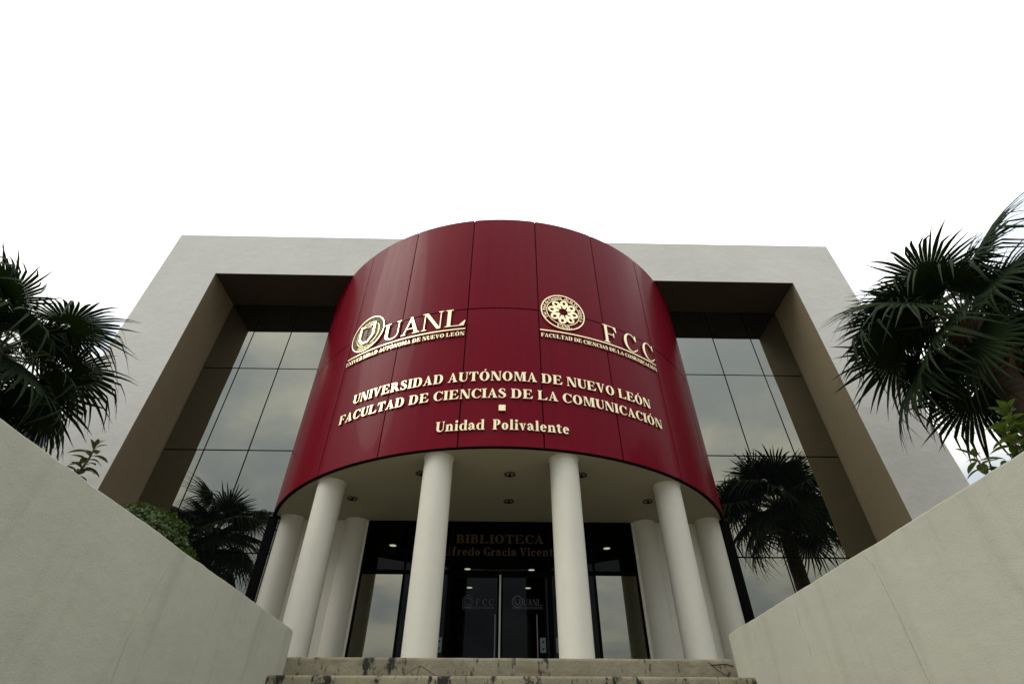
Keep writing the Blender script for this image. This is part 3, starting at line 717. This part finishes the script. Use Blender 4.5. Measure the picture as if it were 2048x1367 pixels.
cyl_text('sign_lettering', 'large brass line FACULTAD DE CIENCIAS DE LA COMUNICACIÓN above the small square', 'FACULTAD DE CIENCIAS DE LA COMUNICACIÓN', -2.955, 2.94, 3.535, 0.172, True)
sq = MB(); sq.bbox((-0.052, -0.015, -0.052), (0.052, 0.015, 0.052), M_BRASS, 0.003)
tag(sq.build('brass_square', loc=(0.0065, -RAD-0.027, 3.343)), 'small plain brass square between two lines of lettering', 'ornament')
cyl_text('sign_lettering', 'lowest brass line Unidad Polivalente above the porch', 'Unidad  Polivalente', -1.005, 1.042, 2.972, 0.172, True)

# ------------------------------------------------------------------ emblems
def emb_map(sc, zc, rl):
    def f(x, y, d):
        p = arc(math.degrees((sc+x)/RAD_S), zc+y, RAD+d); return (p[0]-rl[0], p[1]-rl[1], p[2]-rl[2])
    return f
def ann(b, f, r0, r1, d0, d1, mt, n=56):
    vs_ = []; fs = []
    for k in range(n):
        a = 2*math.pi*k/n; c, s = math.cos(a), math.sin(a)
        vs_ += [f(r0*c, r0*s, d0), f(r0*c, r0*s, d1), f(r1*c, r1*s, d1), f(r1*c, r1*s, d0)]
    for k in range(n):
        q = (k+1) % n
        for j in range(3): fs.append((k*4+j, k*4+j+1, q*4+j+1, q*4+j))
    b.add(vs_, fs, mt)
def ring_text(b, f, text, r, h, a_mid, span, d0, th, mt, bold=True, inward=False):
    res, w = layout(text, bold); 
    for ch, x, S in res:
        def pm(px, py, d):
            t = (x+px)/w
            if not inward: a = R_(a_mid + span/2 - span*t); rr = r+py*h
            else: a = R_(a_mid - span/2 + span*t); rr = r+h-py*h
            return f(rr*math.cos(a), rr*math.sin(a), d)
        add_strokes(b, S, pm, d0, th, mt)

# university seal
sc, zc = -2.745, 5.463; rl = arc(math.degrees(sc/RAD_S), zc, RAD)
seal = empty('shield_emblem', rl, 'round brass seal with a U shaped shield, left of the letters UANL', 'emblem')
f = emb_map(sc, zc, rl)
b = MB(); ann(b, f, 0.0, 0.415, 0.004, 0.020, M_BRASSDULL); b.build('seal_disc', seal, True, 40)
b = MB(); ann(b, f, 0.396, 0.418, 0.020, 0.036, M_BRASS); b.build('outer_ring', seal, True, 40)
b = MB(); vs_ = []; fs = []; n = 44
for k in range(n+1):
    a = R_(-52+284*k/n); vs_ += [f(0.292*math.cos(a), 0.292*math.sin(a), 0.0225), f(0.394*math.cos(a), 0.394*math.sin(a), 0.0225)]
b.add(vs_, [(2*k, 2*k+1, 2*k+3, 2*k+2) for k in range(n)], M_BRONZE); b.build('dark_band', seal)
b = MB(); ring_text(b, f, 'UNIVERSIDAD AUTÓNOMA DE NUEVO LEÓN', 0.318, 0.052, 90, 276, 0.021, 0.006, M_BRASSDULL, False); b.build('ring_inscription', seal)
b = MB(); ring_text(b, f, 'Alfredo', 0.318, 0.04, -90, 0.1, 0.0, 0.0, M_BRASS) if False else None
b = MB(); ann(b, f, 0.279, 0.291, 0.020, 0.028, M_BRASS); ann(b, f, 0.268, 0.274, 0.020, 0.026, M_BRONZE); b.build('inner_ring', seal, True, 40)
b = MB()
sh_o = [(-0.20, 0.225), (-0.20, -0.10), (-0.075, -0.255), (0.075, -0.255), (0.20, -0.10), (0.20, 0.225), (0.145, 0.225), (0.145, -0.085), (0.055, -0.205), (-0.055, -0.205), (-0.145, -0.085), (-0.145, 0.225)]
add_strokes(b, [sh_o], f, 0.020, 0.034, M_BRASS); b.build('shield_outline', seal)
b = MB(); sh_i = [(-0.140, 0.155), (-0.140, -0.085), (-0.053, -0.198), (0.053, -0.198), (0.140, -0.085), (0.140, 0.155)]
add_strokes(b, [sh_i], f, 0.020, 0.006, M_MAROON); b.build('shield_field', seal)
b = MB()
add_strokes(b, [[(-0.14, 0.165), (-0.06, 0.165), (-0.06, 0.192), (-0.14, 0.192)], [(0.06, 0.165), (0.14, 0.165), (0.14, 0.192), (0.06, 0.192)]], f, 0.020, 0.030, M_BRASS)
for k in range(4):
    a = R_(45*k+20); c, s = math.cos(a), math.sin(a); o = []; i_ = []
    for q in range(25):
        t = 2*math.pi*q/24; ex, ey = 0.105*math.cos(t), 0.036*math.sin(t); o.append((ex*c-ey*s, -0.01+ex*s+ey*c))
        ex, ey = 0.099*math.cos(t), 0.031*math.sin(t); i_.append((ex*c-ey*s, -0.01+ex*s+ey*c))
    add_strokes(b, [o+i_[::-1]], f, 0.026+0.0007*k, 0.004, M_BRASSDULL)
add_strokes(b, [[(-0.012, -0.15), (0.012, -0.15), (0.018, 0.12), (0.05, 0.135), (0.0, 0.15), (-0.05, 0.135), (-0.018, 0.12)]], f, 0.026, 0.008, M_BRONZE)
b.build('coat_of_arms', seal)
# motto strip along the foot of the seal
b = MB(); ring_text(b, f, 'Alere Flammam', 0.322, 0.034, -96, 58, 0.021, 0.006, M_BRASS, True, True); stuff(b.build('motto_inscription', seal))

# faculty emblem, open work on the panel
sc, zc = 1.106, 5.494; rl = arc(math.degrees(sc/RAD_S), zc, RAD)
fe = empty('loop_emblem', rl, 'round openwork brass emblem of eight loops in a ring, above FACULTAD', 'emblem')
f = emb_map(sc, zc, rl)
b = MB(); ann(b, f, 0.402, 0.424, 0.006, 0.034, M_BRASS); b.build('outer_ring', fe, True, 40)
b = MB(); ann(b, f, 0.306, 0.320, 0.006, 0.030, M_BRASS); b.build('inner_ring', fe, True, 40)
for k in range(8):
    a0 = R_(90-45*k-8); c, s = math.cos(a0), math.sin(a0)
    def lp(x, y): return (x*c-y*s, x*s+y*c)       # x outwards
    S = []; o = []; i_ = []
    for q in range(19):
        t = R_(-180+360*q/18); o.append(lp(0.205+0.086*math.cos(t), 0.078*math.sin(t))); i_.append(lp(0.216+0.038*math.cos(t), 0.002+0.030*math.sin(t)))
    h = 9; S = [o[:h+1]+i_[:h+1][::-1], o[h:]+i_[h:][::-1], [lp(0.175, -0.062), lp(0.085, -0.030), lp(0.085, 0.018), lp(0.13, 0.028), lp(0.175, 0.056)]]
    b = MB(); add_strokes(b, S, f, 0.006, 0.028, M_BRASS); b.build('loop', fe)
b = MB(); ring_text(b, f, 'Facultad de Ciencias de la Comunicación', 0.336, 0.058, 92, 235, 0.006, 0.022, M_BRASS); b.build('ring_inscription', fe)
b = MB(); ring_text(b, f, 'UANL', 0.330, 0.060, -90, 44, 0.006, 0.024, M_BRASS, True, True); b.build('foot_inscription', fe)

# library name over the doors
def flat_text(b, text, x0, x1, y, z0, cap, bold, th, mt, off=(0, 0, 0)):
    res, w = layout(text, bold); sx = (x1-x0)/w
    for ch, x, S in res:
        add_strokes(b, S, lambda px, py, d: (x0+(x+px)*sx-off[0], y-d-off[1], z0+py*cap-off[2]), 0.0, th, mt)
def flat_sign(text, x0, x1, z0, cap, label):
    root = empty('sign_lettering', ((x0+x1)/2, fy-0.004, z0), label, 'lettering', 'gold lettering over the doors'); o = root.location
    res, w = layout(text, True); sx = (x1-x0)/w
    for ch, x, S in res:
        b = MB(); add_strokes(b, S, lambda px, py, d: (x0+(x+px)*sx-o.x, -d, py*cap), 0.0, 0.008, M_GILT); b.build('letter', root)
flat_sign('BIBLIOTECA', -0.81, 0.805, 2.305, 0.155, 'gold letters BIBLIOTECA on the dark glass over the doors')
flat_sign('Alfredo Gracia Vicente', -1.07, 1.08, 2.085, 0.145, 'gold letters Alfredo Gracia Vicente under BIBLIOTECA on dark glass')

# ------------------------------------------------------------------ doors
def print_fcc(b, x, z, k, y):
    flat_text(b, 'F C C', x-0.02*k, x+0.30*k, y, z, 0.105*k, False, 0.0008, M_PRINT)
    fl = lambda px, py, d: (x-0.16*k+px*k, y-d, z+0.06*k+py*k)
    ann(b, fl, 0.098, 0.104, 0.0, 0.0012, M_PRINT, 32)
    for q in range(8):
        a = 2*math.pi*q/8; ann(b, lambda px, py, d: fl(0.062*math.cos(a)+px, 0.062*math.sin(a)+py, d), 0.012, 0.019, 0.0, 0.0012, M_PRINT, 10)
    b.box((x-0.26*k, y-0.001, z-0.030*k), (x+0.31*k, y, z-0.024*k), M_PRINT)
    flat_text(b, 'FACULTAD DE CIENCIAS DE LA COMUNICACIÓN', x-0.26*k, x+0.31*k, y, z-0.062*k, 0.022*k, True, 0.0008, M_PRINT)
def print_uanl(b, x, z, k, y):
    flat_text(b, 'UANL', x-0.06*k, x+0.28*k, y, z, 0.105*k, False, 0.0008, M_PRINT)
    fl = lambda px, py, d: (x-0.16*k+px*k, y-d, z+0.06*k+py*k)
    ann(b, fl, 0.085, 0.10, 0.0, 0.0012, M_PRINT, 32)
    b.add([fl(px, py, 0.001) for px, py in [(-0.05, 0.055), (-0.05, -0.03), (0, -0.065), (0.05, -0.03), (0.05, 0.055), (0.035, 0.055), (0.035, -0.02), (0, -0.045), (-0.035, -0.02), (-0.035, 0.055)]], [list(range(10))], M_PRINT)
    b.box((x-0.26*k, y-0.001, z-0.030*k), (x+0.29*k, y, z-0.024*k), M_PRINT)
    flat_text(b, 'UNIVERSIDAD AUTÓNOMA DE NUEVO LEÓN', x-0.26*k, x+0.29*k, y, z-0.062*k, 0.022*k, True, 0.0008, M_PRINT)
def notice(parent, x, z):
    b = MB(); b.box((x, -0.010, z), (x+0.095, -0.0075, z+0.215), M_NOTICE)
    for dz in (0.05, 0.15):
        b.add([(x+0.03+px, -0.0115, z+dz+py) for px, py in [(0, -0.018), (0.012, -0.022), (0.04, 0.008), (0.042, 0.026), (0.028, 0.028), (0.012, 0.006)]], [list(range(6))], M_BLACK)
    return b.build('notice', parent)
def door(x0, x1, hinge, ang, prn, px, hx, nx):
    d = empty('glass_door', (hinge, fy+0.012, 0.0), 'x', 'door'); d.parent = bld
    del d['label'], d['category']; d['label'] = 'glass door leaf printed with %s' % ('FCC' if prn is print_fcc else 'UANL, standing slightly ajar')
    e = bld_l = 0
    fr_ = MB()
    for a in ((x0, x0+0.03, 0.012, 1.755), (x1-0.03, x1, 0.012, 1.755)): fr_.bbox((a[0]-hinge, -0.018, a[2]), (a[1]-hinge, 0.018, a[3]), M_BLACK, 0.003)
    fr_.bbox((x0+0.031-hinge, -0.017, 1.715), (x1-0.031-hinge, 0.017, 1.754), M_BLACK, 0.003); fr_.bbox((x0+0.031-hinge, -0.017, 0.014), (x1-0.031-hinge, 0.017, 0.10), M_BLACK, 0.003)
    fr_.build('door_frame', d)
    p = MB(); p.box((x0+0.028-hinge, -0.005, 0.09), (x1-0.028-hinge, 0.005, 1.72), M_DOORGLASS); p.build('door_glass', d)
    b = MB(); prn(b, px-hinge, 1.27, 0.95, -0.0056); stuff(b.build('door_print', d))
    b = MB(); b.tube([(hx-hinge, -0.05, 0.42), (hx-hinge, -0.05, 1.12)], 0.013, M_STEEL, 10)
    for z in (0.5, 1.04): b.tube([(hx-hinge, -0.05, z), (hx-hinge, -0.004, z)], 0.009, M_STEEL, 8)
    b.build('door_handle', d, True, 40)
    if nx is not None: notice(d, nx-hinge, 0.57)
    d.rotation_euler = (0, 0, R_(ang)); return d
door(-0.865, 0.000, -0.865, 0.0, print_fcc, -0.38, -0.06, None)
door(0.034, 0.870, 0.870, 1.7, print_uanl, 0.47, 0.64, 0.685)
ds = MB(); ds.bbox((0.003, fy-0.030, 0.0), (0.031, fy+0.03, 1.757), M_WHITEMETAL, 0.003); ds.build('door_edge_strip', bld)
for s_, x, fn, nx in ((SIDE[0], -1.30, print_uanl, -1.02), (SIDE[1], 1.26, print_fcc, 0.95)):
    b = MB(); fn(b, x-s_.location.x, 1.27-s_.location.z, 0.95, -0.0056); stuff(b.build('door_print', s_)); notice(s_, nx-s_.location.x, 0.57-s_.location.z)

# reception counter seen through the left leaf
dk = empty('reception_counter', (-0.78, 1.6, 0), 'brown wooden counter seen through the glass door printed FCC', 'counter')
b = MB(); b.bbox((-0.30, -0.25, 0.0), (-0.26, 0.25, 1.27), M_WOOD, 0.004); b.bbox((0.26, -0.25, 0.0), (0.30, 0.25, 1.27), M_WOOD, 0.004); b.build('side_panel', dk)
b = MB(); b.bbox((-0.258, -0.24, 1.08), (0.258, -0.21, 1.268), M_WOOD, 0.004); b.bbox((-0.258, -0.238, 0.05), (0.258, -0.212, 1.04), M_WOOD, 0.004); b.build('front_panel', dk)
b = MB(); b.bbox((-0.33, -0.28, 1.272), (0.33, 0.28, 1.31), M_WOOD, 0.006); b.build('counter_top', dk)

# ------------------------------------------------------------------ palms
def frond_mesh(seed, dead=False):
    rs = random.Random(seed); b = MB(); mt = M_DEAD if dead else M_FROND
    nseg = 38; spread = 124 if not dead else 75; Lp = rs.uniform(0.62, 0.92); Lb = rs.uniform(0.84, 1.0)
    # petiole along +X, arching down; the blade carries on from its end
    pet = []; drop = rs.uniform(0.06, 0.16)
    for k in range(7): t = k/6; pet.append((Lp*t, 0, -drop*t*t))
    b.tube(pet, [0.019-0.009*k/6 for k in range(7)], M_DEAD if dead else M_STALK, 5)
    ex, ez = Lp, -drop; tilt = math.atan2(-2*drop, Lp)+R_(rs.uniform(-16, -4))
    ct, st_ = math.cos(tilt), math.sin(tilt)
    def bl(r, a, lift):   # polar coordinates in the blade, lift along its normal
        x = r*math.cos(a); y = r*math.sin(a)
        # the blade folds along its midrib, and sags outwards
        z = lift - 0.18*abs(y) - 0.10*x*x
        return (ex+x*ct-z*st_, y, ez+x*st_+z*ct)
    for i in range(nseg):
        a = R_(-spread+2*spread*i/(nseg-1)); da = R_(spread/(nseg-1))
        ln = Lb*(1.0-0.30*(abs(a)/R_(spread))**2.0)*rs.uniform(0.92, 1.06)
        fu = ln*rs.uniform(0.40, 0.55); w = math.tan(da)*1.02
        dr = rs.uniform(0.10, 0.34) * (1.9 if dead else 1.0); tw = rs.uniform(-0.10, 0.10); kink = rs.random() < 0.36
        rows = []
        for r, ww in ((0.03, w), (fu*0.5, w), (fu, w*0.94)):
            h = w*r*0.55
            rows.append([bl(r, a-math.atan(ww), -h*0.5), bl(r, a, h*0.5), bl(r, a+math.atan(ww), -h*0.5)])
        hw0 = fu*w*0.94
        for t in (0.33, 0.66, 1.0):
            r = fu+(ln-fu)*t; sag = dr*ln*(t**1.8)*0.7
            if kink and t > 0.4: sag += (t-0.4)*ln*0.55; r -= (t-0.4)*ln*0.22
            aa = a+tw*t; hh = hw0*(1-t**1.5*0.97)*0.92
            c_ = bl(r, aa, 0.35*hh-sag); dx, dy = -math.sin(aa)*hh, math.cos(aa)*hh
            l_ = bl(r, aa, -0.25*hh-sag)
            rows.append([(l_[0]-dx*ct, l_[1]-dy, l_[2]-dx*st_), c_, (l_[0]+dx*ct, l_[1]+dy, l_[2]+dx*st_)])
        vs_ = [p for row in rows for p in row]; fs = []
        for k in range(len(rows)-1):
            for j in range(2): fs.append((k*3+j, k*3+j+1, (k+1)*3+j+1, (k+1)*3+j))
        b.add(vs_, fs, mt)
    return b.mesh('frond')
FR = [frond_mesh(s) for s in (1, 2, 3, 4, 5, 6)]; FD = [frond_mesh(s, True) for s in (21, 22)]
def palm(loc, hub, lean, n, size, seed, label, phase=0.0, trunk_r=0.17, clear=None):
    rs = random.Random(seed)
    root = empty('palm_tree', loc, label, 'palm tree', 'fan palms beside the stairs')
    tr = MB(); pts = []; rad = []
    for k in range(26):
        t = k/25; pts.append((lean[0]*t*t, lean[1]*t*t, hub*t)); rad.append(trunk_r*(1.22-0.30*t)*(1+0.03*math.sin(k*2.4)) * (1.0 if t < 0.82 else 1.0+0.5*(t-0.82)))
    tr.tube(pts, rad, M_TRUNK, 18); tr.build('trunk', root, True, 60)
    st_ = MB(); st_.add([(0, -0.05, 0), (0, 0.05, 0), (0.10, 0.035, 0.17), (0.10, -0.035, 0.17), (-0.02, -0.05, 0.05), (-0.02, 0.05, 0.05), (0.07, 0.03, 0.19), (0.07, -0.03, 0.19)],
            [(0,1,2,3), (7,6,5,4), (0,3,7,4), (1,5,6,2), (3,2,6,7)], M_DEAD); stm = st_.mesh('leaf_stub')
    for k in range(34):
        a = k*2.39996; t = 0.80+0.18*k/34; r = trunk_r*1.02
        put('leaf_stub', stm, root, M=Matrix.Translation((lean[0]*t*t+r*math.cos(a), lean[1]*t*t+r*math.sin(a), hub*t-0.1)) @ Matrix.Rotation(a, 4, 'Z') @ Matrix.Rotation(rs.uniform(-0.2, 0.35), 4, 'Y'))
    for k in range(n):
        u = k/(n-1); a = k*2.39996+phase
        el = R_(74-106*u**0.95+rs.uniform(-9, 9))
        if clear and el < R_(2) and clear[0] < math.degrees(a) % 360 < clear[1]: continue
        s = size*(0.80+0.22*min(1, u*3))*rs.uniform(0.93, 1.06)
        M = Matrix.Translation((lean[0], lean[1], hub-0.10+0.14*(1-u))) @ Matrix.Rotation(a, 4, 'Z') @ Matrix.Rotation(-el, 4, 'Y') @ Matrix.Rotation(rs.uniform(-0.8, 0.8), 4, 'X') @ Matrix.Scale(s, 4)
        put('frond', FR[k % 6], root, M=M)
    for k in range(9):
        M = Matrix.Translation((lean[0], lean[1], hub)) @ Matrix.Rotation(k*2.39996+1.0, 4, 'Z') @ Matrix.Rotation(-R_(rs.uniform(25, 78)), 4, 'Y') @ Matrix.Rotation(rs.uniform(-1.2, 1.2), 4, 'X') @ Matrix.Scale(size*rs.uniform(0.55, 0.75), 4)
        put('frond', FR[k % 6], root, M=M)
    for k in range(3):
        a = k*1.31+seed+1.2; M = Matrix.Translation((lean[0], lean[1], hub-0.25)) @ Matrix.Rotation(a, 4, 'Z') @ Matrix.Rotation(R_(rs.uniform(58, 78)), 4, 'Y') @ Matrix.Scale(size*0.5, 4)
        put('dry_frond', FD[k % 2], root, M=M)
    return root
palm((7.22, -5.45, 0.0), 4.45, (0.04, 0.0), 40, 1.20, 3, 'tall fan palm with a thick brown trunk rising over the cream stair wall', 0.4, clear=(212, 345))
palm((-7.12, -5.50, 0.0), 3.58, (-0.05, 0.0), 27, 1.06, 8, 'fan palm beside the white frame, behind the wall with the green shrub', 2.0, 0.16)

# ------------------------------------------------------------------ clipped shrub
def shrub(loc, rx, ry, rz, label, nleaf=17000):
    root = empty('round_shrub', loc, label, 'shrub'); rs = random.Random(11)
    b = MB()
    for i in range(nleaf):
        d = Vector((rs.gauss(0, 1), rs.gauss(0, 1), rs.gauss(0, 1))).normalized()
        bumpy = 1+0.11*mnoise.noise(d*2.6)+0.07*mnoise.noise(d*6.5)+0.04*mnoise.noise(d*15)
        r = bumpy*(1-abs(rs.gauss(0, 0.055)) + (0.05 if rs.random() < 0.04 else 0))
        p = Vector((d.x*rx*r, d.y*ry*r, rz+d.z*rz*r))
        nrm = (d+Vector((rs.gauss(0, .55), rs.gauss(0, .55), rs.gauss(0, .55)+.35))).normalized(); t = nrm.orthogonal().normalized(); t = Matrix.Rotation(rs.uniform(0, 6.28), 3, nrm) @ t; q = nrm.cross(t)
        l = rs.uniform(0.018, 0.034); w = l*0.6
        b.add([p-t*l, p+q*w+nrm*0.003, p+t*l, p-q*w+nrm*0.003], [(0,1,2,3)], M_HEDGE)
    stuff(b.build('foliage', root))
    c = MB(); 
    prof = [(max(0.001, math.cos(R_(a))), math.sin(R_(a))) for a in range(-88, 89, 11)]
    c.lathe([(p[0]*rx*0.80, rz+p[1]*rz*0.80) for p in prof], (0, 0), M_LEAFDARK, 24, False); c.build('branch_core', root, True)
    s = MB(); s.tube([(0, 0, -0.1), (0.02, 0.01, 0.2), (0.0, 0.03, rz*0.7)], [0.05, 0.045, 0.03], M_TWIG, 8); s.build('stem', root, True)
shrub((-4.78, -4.35, 0.34), 0.74, 0.70, 0.74, 'clipped round bright green shrub above the wall, beside the mirrored palm')

# ------------------------------------------------------------------ broad leaved plants
def leaf_mesh(ln, w, curl, mt, seed):
    rs = random.Random(seed); b = MB(); n = 6; vs_ = []; fs = []
    for k in range(n+1):
        t = k/n; ww = w*math.sin(math.pi*min(1, t*0.93+0.07))**0.75*(1 if t < 0.99 else 0.05)
        x = ln*t*(1-0.12*curl*t); z = -curl*ln*0.42*t*t
        vs_ += [(x, -ww, z+ww*0.35), (x, 0, z), (x, ww, z+ww*0.35)]
    for k in range(n):
        for j in range(2): fs.append((k*3+j, k*3+j+1, (k+1)*3+j+1, (k+1)*3+j))
    b.add(vs_, fs, mt); b.tube([(-ln*0.12, 0, 0), (0, 0, 0)], 0.004, M_STALK, 4); return b.mesh('leaf', True)
def sapling(loc, branches, nl, ln, w, mt, label, seed, group=None):
    root = empty('broadleaf_plant', loc, label, 'plant', group); rs = random.Random(seed)
    ms = [leaf_mesh(ln*rs.uniform(0.85, 1.15), w*rs.uniform(0.85, 1.1), c, mt, k) for k, c in enumerate((0.3, 0.7, 1.1, 0.5))]
    s = MB()
    for pts in branches: s.tube(pts, [0.016-0.010*k/(len(pts)-1) for k in range(len(pts))], M_TWIG, 6)
    s.build('stem', root, True)
    for bi, pts in enumerate(branches):
        V = [Vector(p) for p in pts]; n = nl[bi]
        for k in range(n):
            t = 0.0+1.0*k/max(1, n-1); q = t*(len(V)-1); i = min(int(q), len(V)-2); p = V[i].lerp(V[i+1], q-i); ax = (V[i+1]-V[i]).normalized()
            a = k*2.39996+bi; tip = t > 0.86
            el = R_(rs.uniform(40, 68) if tip else rs.uniform(-18, 26))
            M = Matrix.Translation(p) @ Vector((0, 0, 1)).rotation_difference(ax).to_matrix().to_4x4() @ Matrix.Rotation(a, 4, 'Z') @ Matrix.Rotation(-el, 4, 'Y') @ Matrix.Translation((ln*0.12, 0, 0)) @ Matrix.Scale(rs.uniform(0.75, 1.1)*(0.75 if tip else 1), 4)
            put('leaf', ms[k % 4], root, M=M)
# sparse one by the white frame
sapling((-4.17, -6.5, 0.02), [[(0, 0, 0), (0.01, 0, 0.6), (0.0, 0, 1.15), (0.0, 0, 1.18)], [(0, 0, 1.15), (0.02, 0, 1.32), (0.03, 0.01, 1.48), (0.03, 0.0, 1.60)]], [0, 30], 0.165, 0.034, M_LEAFDARK,
        'small sparse plant with olive leaves in front of the white frame', 3)
sapling((5.05, -7.0, 0.02), [[(0, 0, 0.9), (0.02, 0, 1.3), (0.03, 0, 1.62), (0.05, 0, 1.86)], [(0.0, 0, 0.8), (0.14, 0.1, 1.15), (0.22, 0.1, 1.45), (0.27, 0.1, 1.62)], [(0, 0, 0.8), (-0.12, -0.05, 1.1), (-0.2, -0.08, 1.4), (-0.22, -0.08, 1.56)], [(0, 0, 0), (0, 0, 0.5), (0, 0, 0.95)], [(0, 0, 0.8), (-0.2, 0.1, 1.0), (-0.28, 0.12, 1.22)], [(0, 0, 0.8), (0.02, 0.12, 1.1), (0.1, 0.2, 1.4)]],
        [60, 44, 44, 0, 30, 34], 0.185, 0.042, M_LEAF, 'dense bright green leafy shrub under the leaning palm trunk', 5)
sapling((4.52, -7.05, 0.02), [[(0, 0, 0), (0, 0, 0.6), (-0.03, 0, 1.0)], [(-0.03, 0, 0.9), (-0.08, 0, 1.08), (-0.10, 0, 1.24), (-0.10, 0, 1.30)], [(0.0, 0, 0.9), (0.06, 0, 1.05), (0.10, 0, 1.2)]], [0, 20, 16], 0.17, 0.038, M_LEAF,
        'low few leaved green sprig at the edge of the cream wall', 9)

# ------------------------------------------------------------------ neighbouring building
nb = empty('office_building', (-31.5, 16, -2.62), 'dark blue glass building far off behind the fan palm', 'building')
b = MB(); b.box((-9, -4, 0), (7.3, 8, 16.3), M_BLUEWALL); b.build('wall', nb)
b = MB(); b.box((-9.15, -4.15, 16.303), (7.45, 8.15, 16.7), M_BLUEWALL); b.build('roof', nb)
wm = MB(); wm.bbox((-0.95, -0.05, -0.75), (0.95, 0.05, 0.75), M_BLUEGLASS, 0.01); wme = wm.mesh('window')
for i in range(7):
    for j in range(7): put('window', wme, nb, (-7.8+2.25*i, -4.02, 2.0+2.15*j))
wside = MB(); wside.bbox((-0.05, -0.95, -0.75), (0.05, 0.95, 0.75), M_BLUEGLASS, 0.01); wsm = wside.mesh('window')
for i in range(5):
    for j in range(7): put('window', wsm, nb, (7.32, -2.8+2.25*i, 2.0+2.15*j))
